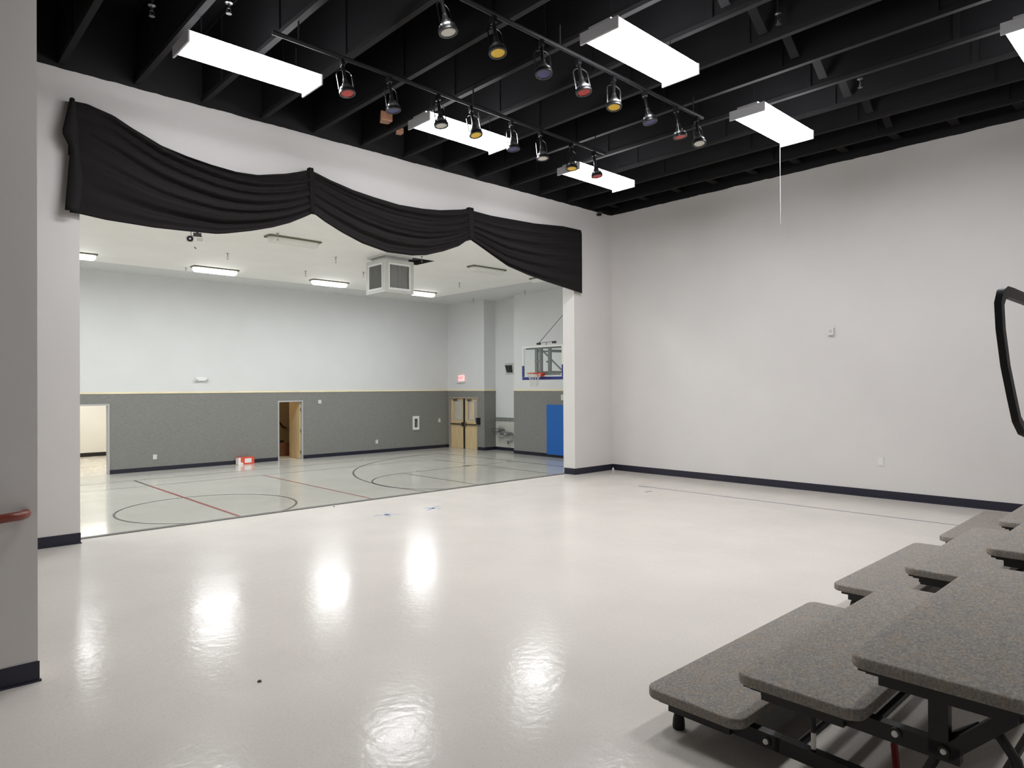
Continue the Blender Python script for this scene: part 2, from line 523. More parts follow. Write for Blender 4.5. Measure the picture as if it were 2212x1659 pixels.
for k in ('clear', 'yellow', 'blue', 'red'):
    me = lens_src.data.copy(); me.materials.clear(); me.materials.append(M['gel_' + k]); lens_mesh[k] = me
ORD = ['first', 'second', 'third', 'fourth', 'fifth', 'sixth', 'seventh', 'eighth']
CN = dict(clear='white-faced', yellow='yellow', blue='blue', red='red')
R1 = [(3.31, 'clear'), (3.84, 'yellow'), (4.42, 'blue'), (4.96, 'red'), (5.44, 'yellow'), (5.98, 'blue'), (6.59, 'red'), (6.98, 'clear')]
R2 = [(3.32, 'red'), (3.84, 'blue'), (4.44, 'clear'), (4.92, 'yellow'), (5.51, 'blue'), (6.0, 'clear'), (6.55, 'yellow'), (7.01, 'red')]
first = True
for row, y, nm in ((R1, 4.28, 'on the pipe beside the top centre light'), (R2, 5.83, 'on the pipe nearer the valance')):
    for i, (x, k) in enumerate(row):
        lab = f'{CN[k]} spotlight, {ORD[i]} from the left {nm}'
        rot = (math.radians(-9 + random.uniform(-4, 4)), math.radians(random.uniform(-7, 7)), random.uniform(-.5, .5))
        xx = x - .3 * math.sin(-rot[1])
        if first:
            r = spot0; r.location = (xx, y, 4.70); r.rotation_euler = rot; r['label'] = lab; first = False
        else: r = dup(spot0, (xx, y, 4.70), lab, rot)
        for c in r.children:
            if c.name.startswith('lens'): c.data = lens_mesh[k]
# loose twists of cord on the pipe
o = MB().tube([(5.0, 5.83, 4.70), (5.01, 5.82, 4.6), (4.985, 5.83, 4.52), (5.005, 5.82, 4.45)], .007, 6).build('power_cord', 'steel', origin=(5.0, 5.83, 4.7))
tag(o, 'short loose cord dangling from the pipe between two spotlights', 'cord')

# sprinkler heads in the black ceiling and in the gym ceiling
def sprinkler(loc, label, grp, L=.1):
    x, y, z = loc
    r = thing('sprinkler', label, 'sprinkler', loc, grp)
    MB().lathe([(.034, 0), (.034, -.008), (.02, -.014)], loc, seg=14).build('escutcheon', 'steel', r)
    b = MB().tube([(x, y, z), (x, y, z - L * .55)], .011, 8)
    b.tube([(x - .015, y, z - L * .5), (x - .018, y, z - L * .75), (x, y, z - L)], .004, 6)
    b.tube([(x + .015, y, z - L * .5), (x + .018, y, z - L * .75), (x, y, z - L)], .004, 6)
    b.build('frame', 'steel', r)
    MB().lathe([(.026, -L), (.026, -L - .004)], loc, seg=14).build('deflector', 'steel', r)
    return r
for (x, y, l) in ((1.89, 6.79, 'sprinkler head in the black ceiling left of the leftmost fluorescent light'),
                  (2.39, 6.27, 'sprinkler head in the black ceiling just above the leftmost fluorescent light'),
                  (9.95, 6.66, 'sprinkler head in the black ceiling near the far corner'),
                  (8.28, 2.93, 'sprinkler head in the black ceiling right of the light with the string'),
                  (6.26, 2.94, 'sprinkler head in the black ceiling right of the top centre light')):
    r = sprinkler((x, y, 5.12), l, 'sprinklers in the black ceiling')
    MB().tube([(x, y, 5.12), (x, y, 5.75)], .016, 8).build('drop_pipe', 'black_joist', r)
gs = [(6.62, 17.5, 5.03, 'between the lit and unlit lights on the left'), (10.66, 17.69, 5.03, 'just left of the hanging air box'),
      (8.9, 16.14, 5.03, 'on the bare ceiling left of the air box'), (14.09, 17.43, 5.03, 'below the right unlit light'),
      (9.31, 18.66, 5.03, 'left of the second lit light'), (6.58, 14.5, 5.03, 'beside the left unlit light'),
      (10.5, 14.54, 5.03, 'just under the middle of the valance'), (6.55, 20.4, 5.03, 'at the left end of a lit light'),
      (17.9, 21.25, 5.2, 'above the double doors'), (17.85, 18.2, 5.2, 'above the basketball goal')]
for x, y, z, l in gs: sprinkler((x, y, z), 'sprinkler head in the white gym ceiling ' + l, 'sprinklers in the gym ceiling', .15)

# ------------------------------------------------------------------ valance
def interp(P, s):
    if s <= P[0][0]: return P[0][1]
    for (a, va), (b, vb) in zip(P, P[1:]):
        if s <= b:
            t = (s - a) / (b - a); return va + (vb - va) * t
    return P[-1][1]
TOP = [(1.50, 4.575), (1.66, 4.58), (1.776, 4.55), (1.902, 4.52), (2.086, 4.43), (2.371, 4.31), (2.633, 4.25), (2.908, 4.21), (3.198, 4.188), (3.457, 4.205), (3.821, 4.30), (4.06, 4.385), (4.138, 4.42), (4.20, 4.41), (4.421, 4.345), (4.75, 4.275), (5.069, 4.238), (5.477, 4.208), (5.91, 4.224), (6.237, 4.26), (6.66, 4.345), (6.80, 4.385), (6.924, 4.378), (7.313, 4.366), (7.787, 4.383), (8.289, 4.40), (9.01, 4.465), (9.50, 4.47)]
BOT = [(1.46, 3.42), (1.58, 3.417), (1.824, 3.39), (2.286, 3.378), (2.609, 3.39), (2.957, 3.41), (3.07, 3.432), (3.367, 3.509), (3.634, 3.594), (3.866, 3.689), (4.058, 3.793), (4.165, 3.855), (4.215, 3.852), (4.356, 3.778), (4.60, 3.675), (4.898, 3.575), (5.295, 3.505), (5.717, 3.515), (5.971, 3.553), (6.3, 3.655), (6.60, 3.775), (6.75, 3.875), (6.83, 3.90), (6.935, 3.856), (7.232, 3.727), (7.588, 3.576), (8.027, 3.484), (8.456, 3.421), (8.926, 3.368), (9.492, 3.313)]
val = thing('valance', 'black swagged cloth valance over the opening to the gym', 'valance', (1.5, YP, 3.4))
def swag(x0, x1, nf, kind, seed):
    NS, NT = 90, 70
    b = MB(); g = []
    rnd = random.Random(seed); ph = [rnd.uniform(0, 6.28) for _ in range(6)]
    for i in range(NS + 1):
        s = i / NS; x = x0 + (x1 - x0) * s; zt = interp(TOP, x); zb = interp(BOT, x); row = []
        for j in range(NT + 1):
            t = j / NT
            # folds spring from the pinned corners and sag in between
            if kind == 'left':  q = t ** (.42 + .75 * s)
            elif kind == 'mid': q = t ** (.7 + .5 * s)
            else: q = t ** (1.5 - .75 * s)
            env = .25 + .75 * math.sin(PI * min(1, max(0, s * .92 + .04))) ** .7
            f = math.sin(2 * PI * nf * q + ph[0]) * .6 + math.sin(2 * PI * (nf * 1.9) * q + ph[1] + 1.3 * s) * .28 + math.sin(2 * PI * nf * .5 * q + ph[2]) * .4
            if kind == 'right': env *= 1 - s ** 5
            if kind == 'left': env *= 1 - (1 - s) ** 8
            f = abs(f) ** .8 * (1 if f > 0 else -1)
            y = YP - .055 - .05 * math.sin(PI * t) * math.sin(PI * s) - .042 * env * (1 + f) - .008
            if t < .06: y += .02 * (1 - t / .06)
            row.append(b.bm.verts.new((x, y, zt + (zb - zt) * t)))
        g.append(row)
    for i in range(NS):
        for j in range(NT):
            b.bm.faces.new((g[i][j], g[i + 1][j], g[i + 1][j + 1], g[i][j + 1]))
    o = b.build('swag', 'valance', val, smooth=True)
    md = o.modifiers.new('thickness', 'SOLIDIFY'); md.thickness = .006; md.offset = 0
    for f in o.data.polygons: f.use_smooth = True
    return o
swag(1.50, 4.16, 6.5, 'left', 1); swag(4.16, 6.83, 5.5, 'mid', 2); swag(6.83, 9.50, 5.5, 'right', 5)
def gather(x, w_, z0, z1):
    b = MB(); g = []
    n = 16
    for i in range(n + 1):
        a = PI * i / n; row = []
        for j in range(13):
            t = j / 12; ww = w_ * (1.15 - .3 * t)
            y = YP - .075 - (.035 + .008 * math.cos(a * 6)) * math.sin(a)
            row.append(b.bm.verts.new((x - ww * math.cos(a) + .02 * t, y, z1 + (z0 - z1) * t + (.018 * math.sin(a) if j == 0 else 0))))
        g.append(row)
    for i in range(n):
        for j in range(12): b.bm.faces.new((g[i][j], g[i + 1][j], g[i + 1][j + 1], g[i][j + 1]))
    o = b.build('gather', 'valance', val, smooth=True)
    md = o.modifiers.new('thickness', 'SOLIDIFY'); md.thickness = .006
gather(4.15, .04, 3.86, 4.425); gather(6.83, .065, 3.905, 4.385)
# left tail folded back over the end of the board
b = MB(); g = []
for i in range(9):
    s = i / 8; row = []
    for j in range(25):
        t = j / 24
        z = 4.575 - 1.155 * t
        left = interp([(0, 1.50), (.32, 1.425), (.45, 1.50), (.75, 1.475), (1, 1.45)], t)
        right = interp([(0, 1.53), (.3, 1.56), (.5, 1.575), (.7, 1.61), (.85, 1.60), (1, 1.56)], t)
        row.append(b.bm.verts.new((left + (right - left) * s, YP - .115 - .022 * math.sin(PI * s) - .015 * math.sin(7 * t), z)))
    g.append(row)
for i in range(8):
    for j in range(24): b.bm.faces.new((g[i][j], g[i + 1][j], g[i + 1][j + 1], g[i][j + 1]))
o = b.build('tail', 'valance', val, smooth=True)
md = o.modifiers.new('thickness', 'SOLIDIFY'); md.thickness = .008
MB().box((1.50, YP - .035, 4.02), (9.49, YP, 4.15)).build('mounting_board', 'black_joist', val)

# ------------------------------------------------------------------ small things on the stage walls and floor
def plate(name, label, cat, c, axis, w_, h_, d_, parts, grp=None, m='offwhite'):
    """wall plate centred at c, facing along axis ('-x', '-y')"""
    x, y, z = c
    r = thing(name, label, cat, c, grp)
    def bx(u0, v0, u1, v1, d0, d1, bev=0):
        if axis == '-x': return MB().box((x - d1, y + u0, z + v0), (x - d0, y + u1, z + v1), bev)
        return MB().box((x + u0, y - d1, z + v0), (x + u1, y - d0, z + v1), bev)
    bx(-w_ / 2, -h_ / 2, w_ / 2, h_ / 2, 0, d_, .002).build('cover', m, r)
    for nm, mm, u0, v0, u1, v1, dd in parts: bx(u0, v0, u1, v1, d_ - .001, d_ + dd).build(nm, mm, r)
    return r
sock = [('socket_face', 'white', -.017, .008, .017, .036, .002), ('socket_face', 'white', -.017, -.036, .017, -.008, .002),
        ('slot', 'louver', -.008, .016, -.005, .028, .003), ('slot', 'louver', .005, .016, .008, .028, .003),
        ('slot', 'louver', -.008, -.028, -.005, -.016, .003), ('slot', 'louver', .005, -.028, .008, -.016, .003)]
plate('wall_outlet', 'white electrical outlet low on the large right stage wall', 'outlet', (XR, 3.458, .522), '-x', .09, .13, .008, sock)
plate('wall_alarm', 'small white boxy alarm unit halfway up the large right stage wall', 'wall alarm', (XR, 4.125, 2.40), '-x', .085, .115, .035,
      [('grille', 'louver', -.02, .022, .02, .03, .002), ('grille', 'louver', -.025, -.005, .025, .006, .002), ('lens_strip', 'offwhite', -.03, -.05, .03, -.03, .012)])
o = MB().tube([(XR - .012, 1.70 + .10 * math.cos(a), .60 + .12 * math.sin(a)) for a in [2 * PI * k / 28 for k in range(28)]], .005, 6, closed=True).build('cord_loop', 'fixture_grey', origin=(XR, 1.70, .6))
tag(o, 'thin grey cable loop on the right wall at the edge of the photo', 'cable')
r = thing('wall_bracket', 'little dark bracket high in the far corner of the stage under the black ceiling', 'bracket', (10.03, YP, 4.85))
MB().box((10.0, YP - .07, 4.83), (10.07, YP, 4.87), .004).build('arm', 'black_steel', r)
MB().box((10.01, YP - .09, 4.87), (10.06, YP - .04, 4.9), .004).build('cap', 'steel', r)

# handrail on the left wall
r = thing('handrail', 'short red-brown wooden handrail on the left wall', 'handrail', (.3, 4.524, .92))
pts = [(.52 - .22 * k, 4.45, .923 - .0 * k - .018 * k) for k in range(12)][::-1]
pts += [(.55, 4.452, .925), (.585, 4.462, .926), (.61, 4.482, .927), (.62, 4.51, .927), (.621, 4.524, .927)]
MB().tube(pts, .024, 14).build('rail', 'handrail', r, smooth=True)
for x in (.1, -1.0):
    zz = .90 + (x - .3) * .08
    MB().tube([(x, 4.524, zz - .06), (x, 4.47, zz - .06), (x, 4.45, zz - .02)], .008, 8).build('bracket', 'steel', r, smooth=True)

# tape on the stage floor
def flat(name, polys, m, label, cat, z=0.0, h=.0012, grp=None):
    b = MB()
    for p in polys: b.prism(p, z, z + h)
    c = polys[0][0]
    o = b.build(name, m, origin=(c[0], c[1], z)); tag(o, label, cat, grp); return o
def strip(x0, y0, x1, y1, w_):
    d = Vector((x1 - x0, y1 - y0)).normalized(); n = Vector((-d.y, d.x)) * w_ / 2
    return [(x0 - n.x, y0 - n.y), (x1 - n.x, y1 - n.y), (x1 + n.x, y1 + n.y), (x0 + n.x, y0 + n.y)]
flat('tape_line', [strip(9.03, 6.43, 9.02, -.5, .022), strip(9.03, 6.42, 8.99, 6.58, .05)], 'tape_grey', 'long thin blue-grey tape line running along the right wall to the risers', 'tape')
flat('tape_mark', [strip(8.56, 6.15, 8.70, 6.13, .03)], 'tape_grey', 'short dark tape scrap near the end of the long tape line', 'tape')
flat('tape_cross', [strip(4.60, 7.42, 4.90, 7.28, .045), strip(4.70, 7.23, 4.81, 7.47, .06)], 'tape_blue', 'pale blue tape cross on the stage floor, the one nearer the left', 'tape', grp='blue tape crosses')
flat('tape_cross', [strip(5.30, 7.24, 5.60, 7.40, .04), strip(5.40, 7.43, 5.48, 7.20, .055)], 'tape_blue', 'pale blue tape cross on the stage floor, the one farther right', 'tape', grp='blue tape crosses')
for (x, y, s, l) in ((4.557, 8.34, .012, 'tiny dark scrap on the floor beside the stage edge strip'), (1.55, 3.664, .012, 'tiny dark scrap alone on the cream floor in the foreground'),):
    o = MB().lathe([(s, 0), (s * .9, .006), (s * .4, .010)], (x, y, 0), seg=9).build('floor_scrap', 'scuff', origin=(x, y, 0)); tag(o, l, 'scrap')
o = MB().lathe([(.022, 0), (.02, .02), (.009, .05)], (10.40, 8.21, 0), seg=8).build('paper_scrap', 'paper', origin=(10.40, 8.21, 0)); tag(o, 'little white scrap standing in the far corner against the baseboard', 'scrap')
o = MB().box((XR - .02, 9.0, 0), (XR - .019, 9.001, .001)) if False else None

# ------------------------------------------------------------------ choral risers
def riser(label):
    x0, x1 = 2.63, 4.46
    r = thing('choral_riser', label, 'choral riser', (2.63, 1.9, 0), 'carpeted risers on the right')
    for k, (yf, yb, z) in enumerate(((1.905, 1.42, .203), (1.45, .945, .405), (.995, .40, .608))):
        d = MB().prism(rrect(x0, yb, x1, yf, .065, 7), z - .046, z, .009, 3).build('deck', 'carpet', r, smooth=True)
        f = MB()
        f.box((x0 + .05, yb + .05, z - .072), (x1 - .05, yf - .05, z - .046))
        f.box((x0 + .075, yb + .09, z - .112), (x1 - .075, yf - .085, z - .072))
        f.build('under_frame', 'black_steel', d)
        if k > 0: MB().box((x0 + .03, yf - .06, z - .06), (x0 + .055, yf - .03, z - .044)).build('bumper', 'black_rubber', d)
    for xa, sg in ((x0 + .125, 1), (x1 - .125, -1)):
        e = MB()
        e.bar((xa, 1.80, .125), (xa, 1.30, .115), .045, .06)
        e.bar((xa, 1.32, .115), (xa, .42, .085), .045, .06)
        e.bar((xa, 1.38, .33), (xa, .66, .315), .045, .062)
        e.bar((xa, .725, .30), (xa, .725, .55), .045, .062, (0, 1, 0))
        e.bar((xa, .705, .31), (xa, .47, .545), .045, .05)
        e.build('end_frame', 'black_steel', r)
        ar = [(xa + .03 * sg, .83, .04), (xa + .03 * sg, .80, .15), (xa + .03 * sg, .745, .27), (xa + .03 * sg, .68, .37), (xa + .03 * sg, .615, .42), (xa + .03 * sg, .555, .41), (xa + .03 * sg, .51, .345), (xa + .03 * sg, .485, .24), (xa + .03 * sg, .475, .12), (xa + .03 * sg, .47, .04)]
        MB().tube(ar, .017, 10).build('arch_leg', 'black_steel', r, smooth=True)
        for yy in (.83, .47):
            MB().lathe([(.03, -.014), (.032, -.01), (.032, .01), (.03, .014)], (xa + .03 * sg, yy, .034), (1, 0, 0), 16).build('caster', 'black_rubber', r, smooth=True)
        lg = MB().tube([(xa + .005, 1.80, .155), (xa + .005, 1.80, .06)], .017, 12).build('front_leg', 'black_steel', r, smooth=True)
        MB().lathe([(.027, 0), (.029, .012), (.027, .04), (.021, .068), (.018, .07)], (xa + .005, 1.80, 0), seg=16).build('rubber_foot', 'black_rubber', lg, smooth=True)
        MB().tube([(xa, 1.17, .36), (xa, 1.17, .13)], .009, 8).build('post', 'black_steel', r)
        MB().tube([(xa, 1.17, .21), (xa, 1.17, .145)], .0105, 8).build('post_sleeve', 'white_cap', r)
        for (yy, zz, s) in ((1.357, .113, .0115), (.862, .326, .012), (.708, .321, .010)):
            MB().lathe([(s * 1.9, 0), (s * 1.8, .006)], (xa - .0225 * sg, yy, zz), (-sg, 0, 0), 18).build('washer', 'black_steel', r)
            MB().lathe([(s, .005), (s * .9, .012), (s * .4, .015)], (xa - .0225 * sg, yy, zz), (-sg, 0, 0), 16).build('bolt_cap', 'white_cap', r, smooth=True)
    c = MB()
    for yy, zz in ((1.72, .12), (1.25, .115), (.95, .32), (.62, .10)):
        c.tube([(x0 + .12, yy, zz), (x1 - .12, yy, zz)], .016, 8)
    c.build('cross_tube', 'black_steel', r, smooth=True)
    MB().tube([(2.98, .945, .175), (2.98, .945, .165), (2.98, .935, .03)], [.010, .0135, .0135], 10).build('release_handle', 'red', r, smooth=True)
    return r
R_1 = riser('nearest grey carpeted three-step riser, in the bottom right corner, with a black guard rail')
dup(R_1, (4.95, 1.965, 0), 'middle grey carpeted three-step riser, between the nearest riser and the right wall')
dup(R_1, (7.20, 1.895, 0), 'farthest grey carpeted three-step riser, against the right wall', (0, 0, .012))
xg = 2.645
gp = [(3.75, .515, 1.905), (2.78, .515, 1.905), (2.70, .515, 1.903), (2.665, .517, 1.89), (xg, .519, 1.86), (xg, .516, 1.78), (xg, .504, 1.66), (xg, .488, 1.56), (2.655, .478, 1.49), (2.69, .472, 1.458), (2.76, .47, 1.446), (3.75, .47, 1.44)]
gr = MB().tube(gp, .02, 12, flat=(.02, .036)).build('guard_rail', 'black_steel', R_1, smooth=True)
gr['label'] = 'black flat-bar guard rail'
for x in (3.0, 3.7): MB().tube([(x, .47, 1.44), (x, .43, .58)], .016, 8).build('rail_post', 'black_steel', gr, smooth=True)

# ------------------------------------------------------------------ gym shell
D1 = (4.35, 5.30, 1.105); D2 = (10.735, 11.60, 1.105)
TH = .15
fg = MB().box((GX0 - .2, YB, GZ - .2), (GX1 + .9, GY1 + TH, GZ))
gym_floor = struct('floor_gym', fg, 'gym_floor', 'glossy pale gym floor marked as a basketball and volleyball court', 'floor')
wf = MB()
for a, b_ in ((GX0 - .2, D1[0] - .03), (D1[1] + .03, D2[0] - .03), (D2[1] + .03, GX1 + .9)): wf.box((a, GY1, GZ), (b_, GY1 + TH, 5.4))
for d in (D1, D2): wf.box((d[0] - .03, GY1, d[2] + .03), (d[1] + .03, GY1 + TH, 5.4))
wall_far = struct('wall_gym_far', wf, 'gym_wall', 'long far gym wall, pale above and grey below', 'wall')
ws = MB()
for a, b_ in ((GX0, D1[0] - .05), (D1[1] + .05, D2[0] - .05), (D2[1] + .05, GX1)): ws.box((a, GY1 - .012, GZ), (b_, GY1, 1.46))
for d in (D1, D2): ws.box((d[0] - .05, GY1 - .012, d[2] + .05), (d[1] + .05, GY1, 1.46))
ws.build('wainscot', 'covering', wall_far)
MB().box((GX0, GY1 - .03, 1.455), (GX1, GY1, 1.512), .004).build('chair_rail', 'rail_wood', wall_far)
bb = MB()
for a, b_ in ((GX0, D1[0] - .05), (D1[1] + .05, D2[0] - .05), (D2[1] + .05, GX1)): bb.box((a, GY1 - .022, GZ), (b_, GY1 - .01, GZ + .13))
bb.build('base_trim', 'navy', wall_far)

DD = (21.66, 23.46, 1.13)   # double door opening along the end wall
PY, AY = 21.2, 19.42        # alcove between these
we = MB()
we.box((GX1, DD[1] + .03, GZ), (GX1 + .2, GY1, 5.4)).box((GX1, PY, GZ), (GX1 + .2, DD[0] - .03, 5.4)).box((GX1, DD[0] - .03, DD[2] + .03), (GX1 + .2, DD[1] + .03, 5.4))
we.box((GX1 + .2, PY, GZ), (RX + .1, PY + .2, 5.4)).box((RX, AY, GZ), (RX + .2, PY, 5.4)).box((GX1, YB, GZ), (RX + .2, AY, 5.4))
wall_end = struct('wall_gym_end', we, 'gym_wall', 'gym end wall with the basketball goal, alcove and double doors', 'wall')
ws = MB()
ws.box((GX1 - .012, DD[1] + .06, GZ), (GX1, GY1, 1.46)).box((GX1 - .012, PY - .012, GZ), (GX1, DD[0] - .06, 1.46)).box((GX1 - .012, DD[0] - .06, DD[2] + .06), (GX1, DD[1] + .06, 1.46))
ws.box((GX1, PY - .012, GZ), (RX, PY, 1.46)).box((GX1 - .012, YB, GZ), (GX1, AY + .0, 1.46))
ws.build('wainscot', 'covering', wall_end)
cr = MB().box((GX1 - .03, PY - .03, 1.455), (GX1, GY1, 1.512)).box((GX1, PY - .03, 1.455), (RX, PY, 1.512)).box((GX1 - .03, YB, 1.455), (GX1, AY, 1.512), .004)
cr.build('chair_rail', 'rail_wood', wall_end)
bt = MB().box((GX1 - .024, DD[1] + .06, GZ), (GX1 - .01, GY1, GZ + .13)).box((GX1 - .024, PY - .024, GZ), (GX1 - .01, DD[0] - .06, GZ + .13))
bt.box((GX1 - .01, PY - .024, GZ), (RX, PY - .01, GZ + .13)).box((RX - .012, AY, GZ), (RX, PY, GZ + .13)).box((GX1 - .024, YB, GZ), (GX1 - .01, AY + .006, GZ + .13))
bt.build('base_trim', 'navy', wall_end)
tl = MB()
for k in range(6):
    for j in range(4):
        tl.box((RX - .01, AY + .003 + k * .297, GZ + .13 + j * .265), (RX, AY + .294 + k * .297, GZ + .392 + j * .265), .002)
tl.build('backsplash', 'tile', wall_end)
tl = MB()
for k in range(6): tl.box((RX - .012, AY + .003 + k * .297, .195), (RX, AY + .294 + k * .297, .355), .002)
tl.build('accent_tile', 'tile_dark', wall_end)
struct('wall_gym_near', MB().box((GX0 - .2, YB, GZ), (GX0, GY1, 5.4)), 'gym_wall')
# gym ceiling: lowered middle field with a hatch, raised border
CZ, HX, HY = 5.03, (10.30, 11.17), (14.86, 15.72)
cm = MB(); EX, EY = 15.66, 20.95
cm.box((GX0 + 1.5, YB, CZ), (HX[0], EY, CZ + .1)).box((HX[1], YB, CZ), (EX, EY, CZ + .1))
cm.box((HX[0], YB, CZ), (HX[1], HY[0], CZ + .1)).box((HX[0], HY[1], CZ), (HX[1], EY, CZ + .1))
struct('ceiling_gym', cm, 'gym_ceiling', 'white lowered gym ceiling', 'ceiling')
struct('ceiling_gym_border', MB().box((GX0 - .2, YB, 5.205), (GX1 + .9, GY1 + TH, 5.3)), 'gym_wall', 'grey raised border of the gym ceiling', 'ceiling')
h = thing('ceiling_hatch', 'dark square hatch left open in the gym ceiling beside the air box', 'hatch', (10.73, 15.29, CZ))
MB().box((HX[0], HY[0], CZ + .12), (HX[1], HY[1], CZ + .14)).build('void', 'hatch', h)
hf = MB()
hf.box((HX[0], HY[0], CZ + .004), (HX[0] + .02, HY[1], CZ + .12)).box((HX[1] - .02, HY[0], CZ + .004), (HX[1], HY[1], CZ + .12))
hf.box((HX[0], HY[0], CZ + .004), (HX[1], HY[0] + .02, CZ + .12)).box((HX[0], HY[1] - .02, CZ + .004), (HX[1], HY[1], CZ + .12))
hf.build('rim', 'hatch', h)

# court markings (paint on the floor)
CY, HC = 15.5, 5.49
def ring_arc(cx, cy, r_, w_, a0, a1, n=96):
    b = MB()
    for k in range(n):
        t0, t1 = a0 + (a1 - a0) * k / n, a0 + (a1 - a0) * (k + 1) / n
        q = [(cx + rr * math.cos(t), cy + rr * math.sin(t), GZ + .002) for rr, t in ((r_ - w_, t0), (r_, t0), (r_, t1), (r_ - w_, t1))]
        b.bm.faces.new([b.bm.verts.new(v) for v in q])
    bmesh.ops.remove_doubles(b.bm, verts=b.bm.verts, dist=1e-5)
    return b
def paint(name, x0, y0, x1, y1, m, z=.002):
    b = MB()
    b.bm.faces.new([b.bm.verts.new(v) for v in ((x0, y0, GZ + z), (x1, y0, GZ + z), (x1, y1, GZ + z), (x0, y1, GZ + z))])
    o = b.build(name, m, gym_floor); return o
LW = .05; BX = 16.46
paint('sideline', -6.3, 21.50, BX + LW, 21.55, 'line_thin')
paint('sideline', -6.3, 9.40, BX + LW, 9.45, 'line_thin')
paint('volleyball_sideline', HC - 9, 20.03, HC + 9, 20.07, 'line_thin')
paint('volleyball_sideline', HC - 9, 10.95, HC + 9, 11.0, 'line_thin')
paint('baseline', BX, 9.45, BX + LW, 21.50, 'line_dark')
paint('volleyball_end_line', HC + 8.96 + .42, 11.0, HC + 9.0 + .42, 20.03, 'line_dark')
paint('attack_line', 8.57, 11.0, 8.62, 20.03, 'line_red')
paint('center_line', HC - .035, 11.0, HC + .035, 20.03, 'line_red', .0026)
paint('center_line_end', HC - .03, 20.07, HC + .03, 21.50, 'line_dark')
ring_arc(5.44, 15.46, 1.84, .05, 0, 2 * PI, 128).build('center_circle', 'line_dark', gym_floor)
paint('lane_line', 11.80, 17.39, BX, 17.43, 'line_thin', .0022)
paint('lane_line', 11.80, 13.57, BX, 13.61, 'line_thin', .0022)
paint('free_throw_line', 11.80, 13.61, 11.85, 17.39, 'line_dark')
ring_arc(11.80, 15.5, 1.92, .05, PI / 2, 1.5 * PI, 64).build('free_throw_circle', 'line_dark', gym_floor)
ring_arc(16.0, 15.5, 6.06, .05, PI / 2 + .02, 1.5 * PI - .02, 110).build('three_point_line', 'line_dark', gym_floor)
for x in (12.45, 13.05, 13.65): paint('lane_mark', x, 17.43, x + .05, 17.60, 'line_dark')
paint('lane_block', 14.32, 17.40, 14.62, 17.62, 'block', .0026)

# ------------------------------------------------------------------ gym lights
def gym_light(x, y, label, lit, grp):
    r = thing('ceiling_light', label, 'ceiling light', (x, y, CZ), grp)
    hb = MB().box((x - .63, y - .155, CZ - .04), (x + .63, y + .155, CZ - .001), .004).build('housing', 'olive', r)
    outl = rrect(x - .61, y - .14, x + .61, y + .14, .13, 6)
    d = MB()
    d.prism(outl, CZ - .15, CZ - .041, .07, 6, top=False)
    df = d.build('diffuser', 'gym_tube' if lit else 'off_lens', r, smooth=True)
    if lit:
        df.data.materials.append(M['gym_tube_side'])
        for p in df.data.polygons: p.material_index = 0 if p.normal.z < -.8 else 1
    return r
GL = gym_light(7.18, 19.9, 'lit gym ceiling light below the left part of the valance', True, 'lit gym ceiling lights')
for x, l in ((3.60, 'lit gym ceiling light partly hidden by the left side of the opening'), (10.75, 'lit gym ceiling light left of the hanging air box'),
             (14.30, 'lit gym ceiling light just right below the hanging air box'), (.02, 'lit gym ceiling light behind the left stage wall, first'), (-3.55, 'lit gym ceiling light behind the left stage wall, second')):
    dup(GL, (x, 19.9, CZ), l)
for x, l in ((14.30, 'lit gym ceiling light hidden above the right swag'), (10.75, 'lit gym ceiling light hidden above the middle swag'), (7.18, 'lit gym ceiling light hidden above the left swag'),
             (3.60, 'lit gym ceiling light hidden left of the left swag'), (.02, 'lit gym ceiling light hidden above the stage wall'), (-3.55, 'lit gym ceiling light near the far left of the gym')):
    if l.endswith('right swag'):
        GD = gym_light(x, 10.7, l, True, 'lit gym ceiling lights over the near side of the court')
        for c in GD.children:
            if c.name.startswith('diffuser'): c.data.materials[0] = M['gym_tube_dim']
    else: dup(GD, (x, 10.7, CZ), l)
GU = gym_light(7.09, 14.80, 'unlit gym ceiling light near the first point of the valance', False, 'unlit gym ceiling lights')
dup(GU, (12.92, 14.72, CZ), 'unlit gym ceiling light under the right swag of the valance')
dup(GU, (3.6, 14.8, CZ), 'unlit gym ceiling light hidden behind the left swag')

dup(GU, (15.29, 14.62, CZ), 'unlit gym ceiling light turned crosswise, just peeking out under the right swag', (0, 0, PI / 2))
# air diffuser box
ax0, ay0, az0, az1 = 9.55, 14.82, 4.05, 4.90
s = .89; ax1, ay1 = ax0 + s, ay0 + s
r = thing('air_diffuser', 'square grey metal air box hanging from the gym ceiling', 'air diffuser', ((ax0 + ax1) / 2, (ay0 + ay1) / 2, az1))
c = MB()
for px, py in ((ax0, ay0), (ax1, ay0), (ax0, ay1), (ax1, ay1)):
    sx, sy = (1 if px == ax0 else -1), (1 if py == ay0 else -1)
    c.box((min(px, px + sx * .11), min(py, py + sy * .11), az0 + .07), (max(px, px + sx * .11), max(py, py + sy * .11), az1 - .09))
c.box((ax0, ay0, az1 - .09), (ax1, ay1, az1)).box((ax0, ay0, az0), (ax1, ay1, az0 + .07))
c.box((ax0 + .06, ay0 + .06, az0 + .071), (ax1 - .06, ay1 - .06, az1 - .091))
c.build('casing', 'galv', r)
MB().box((ax0 + .1, ay0 + .1, az1), (ax1 - .1, ay1 - .1, CZ - .03)).build('neck', 'galv', r)
MB().box((ax0 + .02, ay0 + .02, CZ - .045), (ax1 - .02, ay1 - .02, CZ - .002)).build('flange', 'galv', r)
